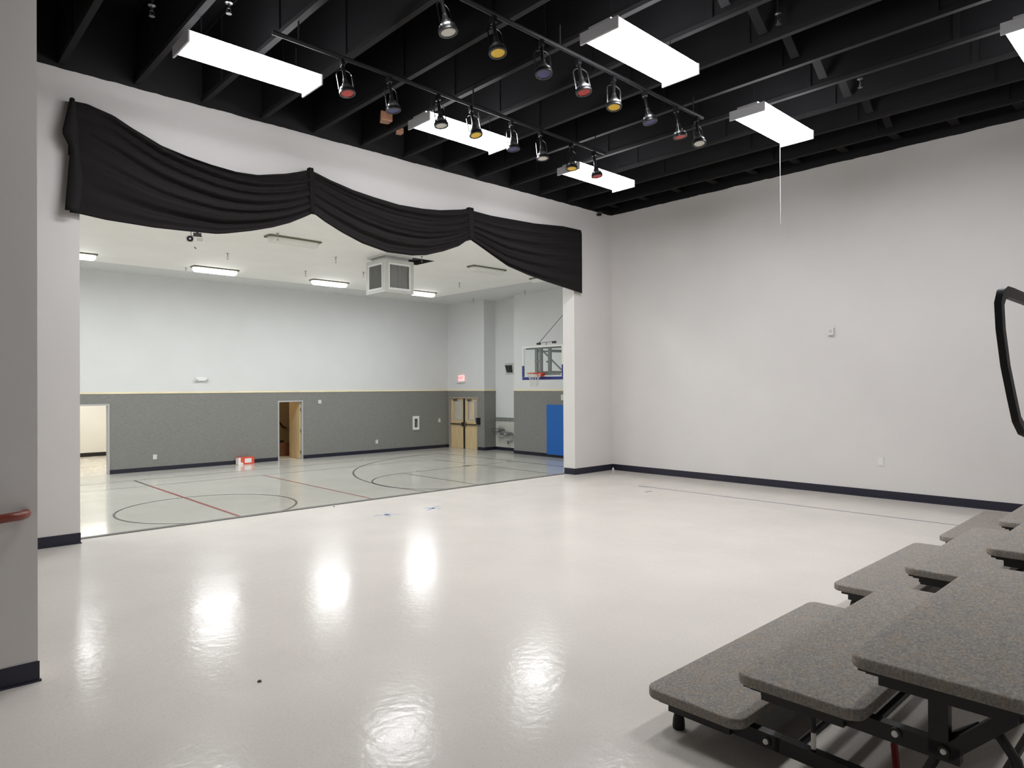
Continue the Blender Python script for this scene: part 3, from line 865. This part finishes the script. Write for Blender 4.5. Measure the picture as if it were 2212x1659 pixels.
for face in range(4):
    gsl = MB(); fr = MB(); n = 15
    for k in range(n):
        u = .16 + (s - .32) * k / (n - 1)
        wv = .010 * math.sin(k * 2.3)
        if face in (0, 2):
            xx = ax0 + .02 if face == 0 else ax1 - .02
            gsl.bar((xx, ay0 + u, az0 + .13), (xx + wv, ay0 + u + wv, az1 - .14), .032, .006, (0, 1, 0))
        else:
            yy = ay0 + .02 if face == 1 else ay1 - .02
            gsl.bar((ax0 + u, yy, az0 + .13), (ax0 + u + wv, yy + wv, az1 - .14), .006, .032, (0, 1, 0))
    a, b_ = .11, s - .11
    for (u0, u1, z0_, z1_) in ((a, b_, az0 + .07, az0 + .125), (a, b_, az1 - .135, az1 - .09), (a, a + .035, az0 + .125, az1 - .135), (b_ - .035, b_, az0 + .125, az1 - .135)):
        if face in (0, 2):
            xx = (ax0 - .008, ax0 + .03) if face == 0 else (ax1 - .03, ax1 + .008)
            fr.box((xx[0], ay0 + u0, z0_), (xx[1], ay0 + u1, z1_))
        else:
            yy = (ay0 - .008, ay0 + .03) if face == 1 else (ay1 - .03, ay1 + .008)
            fr.box((ax0 + u0, yy[0], z0_), (ax0 + u1, yy[1], z1_))
    g_ = gsl.build('grille', 'louver', r); fr.build('grille_frame', 'white', g_)

# projector hanging from the gym ceiling, lens towards the stage
px, py, pz = 4.78, 14.36, 4.585
r = thing('projector', 'small projector with a dark round lens hanging in the gym below the left swag', 'projector', (px, py, CZ))
d = Vector((-px, -py, 0)).normalized(); sd = Vector((-d.y, d.x, 0))   # body looks at the stage screen
P0 = Vector((px, py, pz))
def ob(mb, c, hx, hy, hz):
    vs = [mb.bm.verts.new(c + sd * a * hx + d * b_ * hy + Vector((0, 0, e * hz))) for e in (-1, 1) for a, b_ in ((-1, -1), (1, -1), (1, 1), (-1, 1))]
    for f in ((3, 2, 1, 0), (4, 5, 6, 7), (0, 1, 5, 4), (1, 2, 6, 5), (2, 3, 7, 6), (3, 0, 4, 7)): mb.bm.faces.new([vs[i] for i in f])
    return mb
ob(MB(), P0, .17, .14, .055).build('body', 'gym_ceiling', r)
LC = P0 - sd * -.0 + d * .14
LC = P0 + (-sd if (P0 - sd * .1).x < P0.x else sd) * .085 + d * .14
MB().lathe([(.056, 0), (.06, .03), (.048, .035), (.03, .02), (.012, .024)], LC, d, 24).build('lens', 'lamp_black', r, smooth=True)
MB().lathe([(.026, 0), (.02, .006)], LC + d * .022, d, 20).build('lens_glass', 'steel', r, smooth=True)
vg = MB()
for k in range(4): ob(vg, P0 + (sd if (P0 + sd).x > P0.x else -sd) * (.05 + .03 * k) + d * .141, .006, .002, .035)
vg.build('vent', 'louver', r)
b = MB(); ob(b, P0 + Vector((.04, 0, .075)), .10, .06, .012); ob(b, P0 + Vector((.05, 0, .125)), .075, .05, .03)
b.build('mount', 'lamp_black', r)
MB().tube([(px + .05, py, pz + .14), (px + .05, py, CZ)], .022, 12).build('pole', 'lamp_black', r, smooth=True)
MB().tube([(px - .06, py, CZ), (px - .075, py, pz + .2), (px - .08, py - .03, pz + .07)], .006, 6).build('cable', 'lamp_black', r)
MB().tube([(px - .055, py - .13, pz - .15), (px - .02, py - .13, pz - .185)], [.006, .012], 8).build('focus_tab', 'lamp_black', r)

# ------------------------------------------------------------------ things on the far gym wall
FY = GY1 - .012
def door_frame(name, x0, x1, z1, m, label):
    r = thing(name, label, 'door', ((x0 + x1) / 2, GY1, GZ)); r['kind'] = 'structure'
    f = MB()
    f.box((x0 - .05, GY1 - .03, GZ), (x0, GY1 + TH + .02, z1 + .05), .003).box((x1, GY1 - .03, GZ), (x1 + .05, GY1 + TH + .02, z1 + .05), .003)
    f.box((x0, GY1 - .03, z1), (x1, GY1 + TH + .02, z1 + .05), .003)
    f.build('frame', m, r)
    return r
door_frame('door_1', *D1, 'frame_grey', 'open doorway into a bright cream hallway, at the left of the far gym wall')
dr = door_frame('door_2', *D2, 'frame_grey', 'doorway with a maple door swung open into a dim stairwell')
leaf = MB().box((11.552, GY1 + .07, GZ + .012), (11.597, GY1 + .07 + .84, 1.09), .002).build('leaf', 'door_wood', dr)
for z in (.82, .03, -.75):
    MB().box((11.575, GY1 + .035, z - .055), (11.606, GY1 + .085, z + .055), .003).build('hinge', 'steel', leaf)
MB().tube([(11.552, GY1 + .83, .02), (11.50, GY1 + .83, .02), (11.49, GY1 + .75, .02)], .01, 8).build('handle', 'steel', leaf)
# hallway behind door 1
hx0, hx1, hy1, hz = 3.2, 9.6, 30.45, 1.9
y0 = GY1 + TH
struct('floor_hall', MB().box((hx0, y0, GZ - .1), (hx1, hy1, GZ)), 'hall_floor')
struct('wall_hall_back', MB().box((hx0, hy1, GZ), (hx1, hy1 + .1, hz)), 'hall_wall')
struct('wall_hall_left', MB().box((hx0 - .1, y0, GZ), (hx0, hy1, hz)), 'hall_wall')
struct('wall_hall_right', MB().box((hx1, y0, GZ), (hx1 + .1, hy1, hz)), 'hall_wall')
struct('ceiling_hall', MB().box((hx0, y0, hz), (hx1, hy1, hz + .1)), 'gym_ceiling')
struct('baseboard_hall', MB().box((hx0, hy1 - .015, GZ), (hx1, hy1, GZ + .15)), mat('black_base', (24, 22, 20), .4))
for k, (x, y) in enumerate(((5.4, 25.6), (6.2, 28.6))):
    r = thing('ceiling_light', ('lit ceiling panel in the hallway, nearer the gym', 'lit ceiling panel in the hallway, near its back wall')[k], 'ceiling light', (x, y, hz))
    MB().box((x - .6, y - .3, hz - .03), (x + .6, y + .3, hz - .001)).build('panel', 'hall_tube', r)
# stairwell behind door 2
sx0, sx1, sy1 = 10.2, 13.0, 26.4
struct('floor_stairwell', MB().box((sx0, y0, GZ - .1), (sx1, sy1, GZ)), 'hall_floor')
struct('wall_stairwell_back', MB().box((sx0, sy1, GZ), (sx1, sy1 + .1, 2.2)), 'closet_wall')
struct('wall_stairwell_left', MB().box((sx0 - .1, y0, GZ), (sx0, sy1, 2.2)), 'closet_wall')
struct('wall_stairwell_right', MB().box((sx1, y0, GZ), (sx1 + .1, sy1, 2.2)), 'closet_wall')
struct('ceiling_stairwell', MB().box((sx0, y0, 2.2), (sx1, sy1, 2.3)), 'closet_wall')
r = thing('ceiling_light', 'unseen warm fill panel added to brighten the stairwell behind the open maple door', 'ceiling light', (11.0, 25.2, 2.2))
MB().box((10.7, 24.8, 2.17), (11.2, 25.6, 2.199)).build('panel', mat('stair_fill_glow', (255, 255, 255), .5, emit=(255, 226, 180), estr=5.), r)  # unseen glowing panel, added only to brighten the stairwell interior
r = thing('stair_rail', 'dark handrail slanting down behind the open maple door', 'handrail', (11.9, sy1, 0))
MB().tube([(11.35, sy1 - .06, 1.0), (12.18, sy1 - .06, .03), (12.28, sy1 - .06, .02)], .03, 10).build('rail', 'dark_wood', r, smooth=True)
MB().tube([(12.2, sy1 - .06, .02), (12.34, sy1 - .06, .02)], .018, 8).build('end_bracket', 'chrome', r)
MB().tube([(11.6, sy1, .66), (11.6, sy1 - .06, .70)], .01, 8).build('bracket', 'steel', r)
r = thing('cardboard_box', 'brown cardboard box on the stairwell floor behind the open maple door', 'box', (11.75, 25.6, GZ))
MB().box((11.42, 25.1, GZ), (11.88, 25.7, GZ + .52), .004).build('carton', 'cardboard', r)
MB().box((11.43, 25.12, GZ + .52), (11.62, 25.6, GZ + .60), .02).build('bag', 'blackish', r)

r = thing('carton', 'orange-red carton with a white label on the gym floor against the far wall', 'box', (9.5, 23.25, GZ))
dd = Vector((.87, -.0, 0)); 
MB().box((9.16, 23.34, GZ), (9.72, 23.56, GZ + .24), .003).build('body', 'box_red', r)
MB().box((9.39, 23.338, GZ + .05), (9.62, 23.34, GZ + .20)).build('label', 'paper', r)
lb = MB().box((9.158, 23.36, GZ + .01), (9.16, 23.54, GZ + .22)).box((9.16, 23.338, GZ + .0), (9.25, 23.34, GZ + .235)).box((9.25, 23.338, GZ + .0), (9.33, 23.34, GZ + .07))
lb.build('white_corner', 'paper', r)
flat('scrap', [[(9.0, 23.42), (9.12, 23.42), (9.11, 23.47), (9.02, 23.48)]], mat('olive_scrap', (150, 145, 90), .7), 'small olive scrap on the gym floor left of the orange carton', 'scrap', GZ, .006)

for (x, z, l) in ((6.625, -.56, 'white outlet on the grey far wall between the two doorways'), (14.80, -.552, 'white outlet low on the grey far wall right of the maple door')):
    plate('wall_outlet', l, 'outlet', (x, FY, z), '-y', .115, .15, .01, [('socket_face', 'offwhite', -.02, .012, .02, .05, .003), ('socket_face', 'offwhite', -.02, -.05, .02, -.012, .003)])
plate('wall_switch', 'white switch on the grey far wall right of the extinguisher cabinet', 'switch', (17.93, FY, .185), '-y', .115, .16, .01, [('toggle', 'offwhite', -.012, -.025, .012, .025, .012)])
plate('wall_sensor', 'small white sensor high on the grey wall just right of the maple door', 'sensor', (12.32, FY, 1.088), '-y', .12, .14, .025, [('lens', 'fixture_grey', -.03, -.035, .03, .02, .008)])
r = thing('extinguisher_cabinet', 'white fire extinguisher cabinet with a narrow dark window on the far gym wall', 'extinguisher cabinet', (16.69, FY, -.165))
cb = MB(); cb.box((16.535, FY - .05, -.165), (16.61, FY, .41), .004).box((16.77, FY - .05, -.165), (16.845, FY, .41), .004).box((16.61, FY - .05, -.165), (16.77, FY, -.06), .004).box((16.61, FY - .05, .30), (16.77, FY, .41), .004)
cb.build('frame', 'white', r)
MB().box((16.61, FY - .012, -.06), (16.77, FY - .001, .30)).build('back_panel', 'blackish', r)
MB().tube([(16.66, FY - .03, .2), (16.70, FY - .03, .12), (16.70, FY - .03, .0)], .014, 8).build('extinguisher', 'steel', r)
MB().box((16.61, FY - .045, -.06), (16.77, FY - .042, .30)).build('pane', 'glass', r)
r = thing('emergency_light', 'white twin-headed emergency light on the pale far gym wall above the chair rail', 'emergency light', (8.04, GY1, 1.9))
MB().box((7.87, GY1 - .08, 1.865), (8.21, GY1, 1.985), .01).build('body', 'white', r)
for x in (7.875, 8.205):
    MB().lathe([(.025, 0), (.05, .05), (.055, .075), (.045, .08)], (x, GY1 - .05, 1.93), (0, -.8, -.5), 18).build('lamp_head', 'white', r, smooth=True)
    MB().lathe([(.042, .0805), (.03, .084)], (x, GY1 - .05, 1.93), (0, -.8, -.5), 18).build('lamp_lens', 'fixture_grey', r)

# ------------------------------------------------------------------ end wall: double doors, exit sign, fountain, goal
r = thing('door_3', 'closed maple double doors with glass panes in the gym end wall', 'door', (GX1, 22.55, GZ)); r['kind'] = 'structure'
f = MB()
f.box((GX1 - .03, DD[1], GZ), (GX1 + .21, DD[1] + .06, DD[2] + .06), .003).box((GX1 - .03, DD[0] - .06, GZ), (GX1 + .21, DD[0], DD[2] + .06), .003).box((GX1 - .03, DD[0], DD[2]), (GX1 + .21, DD[1], DD[2] + .06), .003)
f.build('frame', 'frame_warm', r)
MB().box((GX1 + .02, 22.505, GZ), (GX1 + .1, 22.59, DD[2])).build('mullion', 'blackish', r)
for (y0_, y1_, gy0, gy1) in ((22.59, 23.455, 22.70, 23.24), (21.665, 22.505, 21.78, 22.30)):
    X0, X1 = GX1 + .05, GX1 + .095; g0, g1 = .235, 1.0
    lf = MB().box((X0, y0_, GZ + .008), (X1, y1_, g0)).box((X0, y0_, g1), (X1, y1_, DD[2] - .004)).box((X0, y0_, g0), (X1, gy0, g1)).box((X0, gy1, g0), (X1, y1_, g1)).build('leaf', 'door_wood', r)
    MB().box((X0 + .018, gy0, g0), (X0 + .026, gy1, g1)).build('pane', 'glass', lf)
    fr = MB()
    for a in ((gy0 - .03, gy0 + .012, g0 - .03, g1 + .03), (gy1 - .012, gy1 + .03, g0 - .03, g1 + .03), (gy0 + .012, gy1 - .012, g0 - .03, g0 + .012), (gy0 + .012, gy1 - .012, g1 - .012, g1 + .03)):
        fr.box((X0 - .012, a[0], a[2]), (X0 + .004, a[1], a[3]))
    fr.build('pane_frame', 'frame_grey', lf)
    MB().box((X0 - .07, y0_ + .04, .01), (X0 - .02, y1_ - .04, .06), .006).build('panic_bar', mat('bronze_bar', (82, 74, 60), .45, .4), lf)
    cyl = (y0_ + y1_) / 2
    MB().box((X0 - .06, cyl - .02, 1.03), (X0, cyl + .24, 1.09), .006).build('closer', 'steel', lf)
    yl = 22.65 if y0_ > 22.55 else 22.45
    MB().box((X0 - .075, yl - .045, -.05), (X0 - .01, yl + .045, .12), .01).build('latch', 'steel', lf)
# lobby behind the doors
lx1, ly0, ly1, lz = 22.4, 20.0, 27.5, 2.0
struct('floor_lobby', MB().box((GX1 + .2, DD[0] - .3, GZ - .1), (lx1, ly1, GZ)), 'hall_floor')
struct('wall_lobby_back', MB().box((lx1, DD[0] - .3, GZ), (lx1 + .1, ly1, lz)), 'hall_wall')
struct('wall_lobby_near', MB().box((GX1 + .2, DD[0] - .4, GZ), (lx1, DD[0] - .3, lz)), 'hall_wall')
struct('wall_lobby_far', MB().box((GX1 + .2, ly1, GZ), (lx1, ly1 + .1, lz)), paint_wall('lobby_tan_paint', (206, 164, 120)))
struct('wall_lobby_front', MB().box((GX1 + .2, GY1 + TH, GZ), (GX1 + .3, ly1, lz)), 'hall_wall')
struct('ceiling_lobby', MB().box((GX1 + .2, DD[0] - .4, lz), (lx1 + .1, ly1 + .1, lz + .1)), 'gym_ceiling')
r = thing('ceiling_light', 'lit ceiling panel in the lobby behind the double doors', 'ceiling light', (20.5, 24.0, lz))
MB().box((20.2, 23.3, lz - .03), (20.8, 24.6, lz - .001)).build('panel', 'hall_tube', r)
r = thing('wall_cabinet', 'pale wood wall cabinet seen through the left pane of the double doors', 'cabinet', (22.2, ly1, .5))
MB().box((21.98, ly1 - .3, .62), (22.38, ly1, 1.3), .004).build('body', 'door_wood', r)
MB().box((21.9, ly1 - .2, .15), (22.36, ly1, .22), .004).build('shelf', 'white', r)
struct('trim_1', MB().box((lx1 - .03, 26.42, GZ), (lx1, 26.52, 1.6)).box((lx1 - .03, 26.95, GZ), (lx1, 27.03, 1.6)), 'frame_grey')

plate('card_reader', 'black box with a short lever on the wall right of the double doors', 'card reader', (GX1 - .012, 21.52, .20), '-x', .17, .28, .09, [('lever', 'steel', .09, -.06, .12, .14, .01)], m='lamp_black')

r = thing('exit_sign', 'red lit exit sign on the end wall above the double doors', 'exit sign', (GX1, 22.66, 1.83))
MB().box((GX1 - .05, 22.48, 1.885), (GX1, 22.84, 2.115), .004).build('case', 'exit_face', r)
cu = bpy.data.curves.new('letters_text', 'FONT'); cu.body = 'EXIT'; cu.size = .165; cu.align_x = 'CENTER'; cu.align_y = 'CENTER'; cu.extrude = .002
tx = bpy.data.objects.new('letters_text', cu); COL.objects.link(tx)
cu.materials.append(M['exit_red'])
bpy.context.view_layer.update()
me_ = bpy.data.meshes.new_from_object(tx.evaluated_get(bpy.context.evaluated_depsgraph_get())); bpy.data.objects.remove(tx)
tx = bpy.data.objects.new('letters', me_); COL.objects.link(tx); tx.parent = r
tx.rotation_euler = (PI / 2, 0, -PI / 2); tx.location = (-.053, 0, .17)
MB().box((GX1 - .09, 22.46, 1.805), (GX1, 22.86, 1.875), .008).build('battery_tray', 'white', r)
for y in (22.43, 22.89): MB().lathe([(.02, 0), (.035, .03), (.035, .05)], (GX1 - .05, y, 1.845), (-.8, 0, -.5), 14).build('lamp_head', 'white', r, smooth=True)

# wall screen in the alcove
r = thing('wall_screen', 'small dark tilted screen in a pale housing high in the alcove', 'screen', (RX, 20.33, 2.33))
MB().box((RX - .02, 20.08, 2.12), (RX, 20.58, 2.58), .004).build('back_plate', 'galv', r)
b = MB()
vs = [b.bm.verts.new(v) for v in ((RX - .10, 20.16, 2.20), (RX - .16, 20.20, 2.48), (RX - .14, 20.48, 2.50), (RX - .07, 20.44, 2.22), (RX - .02, 20.14, 2.20), (RX - .02, 20.18, 2.50), (RX - .02, 20.50, 2.50), (RX - .02, 20.46, 2.20))]
for f_ in ((0, 1, 2, 3), (7, 6, 5, 4), (0, 4, 5, 1), (1, 5, 6, 2), (2, 6, 7, 3), (3, 7, 4, 0)): b.bm.faces.new([vs[i] for i in f_])
b.build('screen', 'tv', r)

# drinking fountain pair
r = thing('drinking_fountain', 'pair of steel drinking fountain bowls on the tiled alcove wall', 'drinking fountain', (RX - .01, 20.5, -.1))
for (y, z, nm) in ((20.78, -.10, 'bowl'), (20.30, -.24, 'bowl')):
    bo = MB().prism(rrect(RX - .46, y - .2, RX - .02, y + .2, .12, 6), z - .11, z, .03, 4).build(nm, 'steel', r, smooth=True)
    MB().lathe([(.16, 0), (.15, .004)], (RX - .25, y, z), seg=24).build('basin', 'lamp_black', bo)
    MB().tube([(RX - .10, y + .05, z), (RX - .10, y + .05, z + .07), (RX - .16, y + .04, z + .09)], .014, 8).build('spout', 'chrome', bo, smooth=True)
MB().box((RX - .2, 20.52, -.42), (RX - .02, 20.98, -.21), .02).build('chiller_cover', 'galv', r)
MB().box((RX - .2, 20.12, -.58), (RX - .02, 20.5, -.35), .02).build('chiller_cover', 'galv', r)
MB().tube([(RX - .08, 20.4, -.55), (RX - .08, 20.4, -.7), (RX - .03, 20.4, -.72)], .018, 8).build('drain', 'steel', r)

# blue wall pad behind the goal
o = MB().box((GX1 - .065, 13.4, -.90), (GX1 - .013, 17.60, .945), .012).build('wall_pad', 'blue_pad', origin=(GX1, 15.5, -.9))
tag(o, 'bright blue padded mat on the gym end wall below the basketball goal', 'wall pad')
plate('wall_box', 'small white box on the end wall at the right edge of the opening', 'box', (GX1 - .012, 16.80, 1.22), '-x', .14, .20, .05, [('button', 'fixture_grey', -.02, -.02, .02, .02, .01)])

# basketball goal
GXb, gy = 16.05, 15.565
r = thing('basketball_goal', 'wall-mounted basketball goal with a glass board, orange rim and white net', 'basketball goal', (GX1, gy, 1.9))
z0, z1, hw = 1.90, 2.955, .915
bd = MB().box((GXb, gy - hw + .03, z0 + .03), (GXb + .012, gy + hw - .03, z1 - .03)).build('backboard', 'glass', r)
bf = MB()
for a in ((-hw, -hw + .05, z0 + .05, z1 - .05), (hw - .05, hw, z0 + .05, z1 - .05), (-hw, hw, z0, z0 + .05), (-hw, hw, z1 - .05, z1)): bf.box((GXb - .012, gy + a[0], a[2]), (GXb + .025, gy + a[1], a[3]), .003)
bf.build('board_frame', 'white', bd)
pdd = MB().box((GXb - .02, gy - hw - .02, z0 - .06), (GXb + .035, gy + hw + .02, z0 + .04), .012)
pdd.box((GXb - .02, gy - hw - .025, z0 + .04), (GXb + .035, gy - hw + .05, z0 + .42), .012).box((GXb - .02, gy + hw - .05, z0 + .04), (GXb + .035, gy + hw + .025, z0 + .42), .012)
pdd.build('edge_padding', 'blue_edge', bd)
RZ = 2.05; rc = (GXb - .385, gy, RZ)
rim = MB().tube([(rc[0] + .229 * math.cos(a), gy + .229 * math.sin(a), RZ) for a in [2 * PI * k / 40 for k in range(40)]], .012, 8, closed=True)
rim.box((GXb - .17, gy - .11, RZ - .10), (GXb - .012, gy + .11, RZ + .02), .006)
rim.bar((GXb - .02, gy - .14, RZ - .02), (rc[0] + .05, gy - .222, RZ - .002), .02, .03).bar((GXb - .02, gy + .14, RZ - .02), (rc[0] + .05, gy + .222, RZ - .002), .02, .03)
rim_o = rim.build('rim', 'orange', r, smooth=True)
net = MB(); NS_ = 12
def npt(k, j):
    rr = [.226, .19, .155, .13, .118, .115][j]; zz = RZ - .01 - .082 * j
    a = 2 * PI * (k + .5 * (j % 2)) / NS_
    return (rc[0] + rr * math.cos(a), gy + rr * math.sin(a), zz)
for k in range(NS_):
    for j in range(5):
        net.tube([npt(k, j), npt(k, j + 1)], .008, 5)
        net.tube([npt(k, j), npt(k - 1 if j % 2 == 0 else k + 1, j + 1)], .008, 5)
net.build('net', 'net', rim_o)
fm = MB(); fx = GXb + .10
for y in (gy + .39, gy + .19, gy - .21): fm.box((fx, y - .055, 2.0), (fx + .07, y + .055, 2.9))
fm.box((fx - .02, gy - .85, 2.86), (fx + .05, gy + .85, 2.93)).box((fx + .005, gy + .12, 2.43), (fx + .06, gy + .46, 2.50)).box((fx + .005, gy - .28, 2.40), (fx + .06, gy - .07, 2.46))
fm.bar((fx + .09, gy + .27, 2.88), (fx + .09, gy - .66, 2.16), .04, .04).box((fx - .03, gy - .68, 1.99), (fx + .04, gy + .03, 2.06))
fm.build('mast', 'goal_grey', r)
am = MB()
for y in (gy + .39, gy - .21):
    am.bar((fx + .07, y, 2.80), (GX1, y - .5, 2.80), .05, .05).bar((fx + .07, y, 2.10), (GX1, y - .5, 2.10), .05, .05)
am.box((GX1 - .04, gy - .9, 2.04), (GX1, gy + .1, 2.14)).box((GX1 - .04, gy - .9, 2.76), (GX1, gy + .1, 2.86))
am.build('wall_arm', 'goal_grey', r)
hd = MB().box((fx, gy + .22, 3.0), (fx + .06, gy + .36, 3.07)).box((fx, gy - .48, 3.02), (fx + .06, gy - .34, 3.09)).tube([(fx + .03, gy + .28, 3.06), (fx + .03, gy - .42, 3.08)], .008, 6).tube([(fx + .03, gy - .06, 3.06), (fx + .03, gy - .06, 2.93)], .008, 6)
hd.build('height_adjuster', 'lamp_black', r)
MB().tube([(fx + .03, gy + .32, 3.03), (GX1, 16.78, 4.25)], .011, 6).build('support_cable', 'goal_grey', r)

# ------------------------------------------------------------------ camera, world, view
cam = bpy.data.cameras.new('camera'); co = bpy.data.objects.new('camera', cam); COL.objects.link(co)
f_, yaw, pitch, roll = 1473.4854, .7561, .0047, -.0052
cy, sy, cp, sp = math.cos(yaw), math.sin(yaw), math.cos(pitch), math.sin(pitch)
fwd = Vector((sy * cp, cy * cp, sp)); right = Vector((cy, -sy, 0)); up = right.cross(fwd)
r2 = right * math.cos(roll) + up * math.sin(roll); u2 = -right * math.sin(roll) + up * math.cos(roll)
m3 = Matrix((r2, u2, -fwd)).transposed()
co.matrix_world = Matrix.Translation((0, 0, 1.6)) @ m3.to_4x4()
cam.sensor_fit = 'HORIZONTAL'; cam.sensor_width = 36; cam.lens = 36 * f_ / 2212
cam.clip_start = .05; cam.clip_end = 200
SC.camera = co
wd = bpy.data.worlds.new('world'); SC.world = wd; wd.use_nodes = True
wd.node_tree.nodes['Background'].inputs['Color'].default_value = (0, 0, 0, 1)
vs = SC.view_settings
vs.view_transform = 'Standard'; vs.look = 'None'; vs.gamma = 1; vs.use_curve_mapping = False; vs.exposure = 1.22
cyc = SC.cycles
cyc.use_denoising = True
cyc.max_bounces = 10; cyc.diffuse_bounces = 6; cyc.glossy_bounces = 4; cyc.transparent_max_bounces = 12
cyc.caustics_reflective = False; cyc.caustics_refractive = False
cyc.sample_clamp_indirect = 8
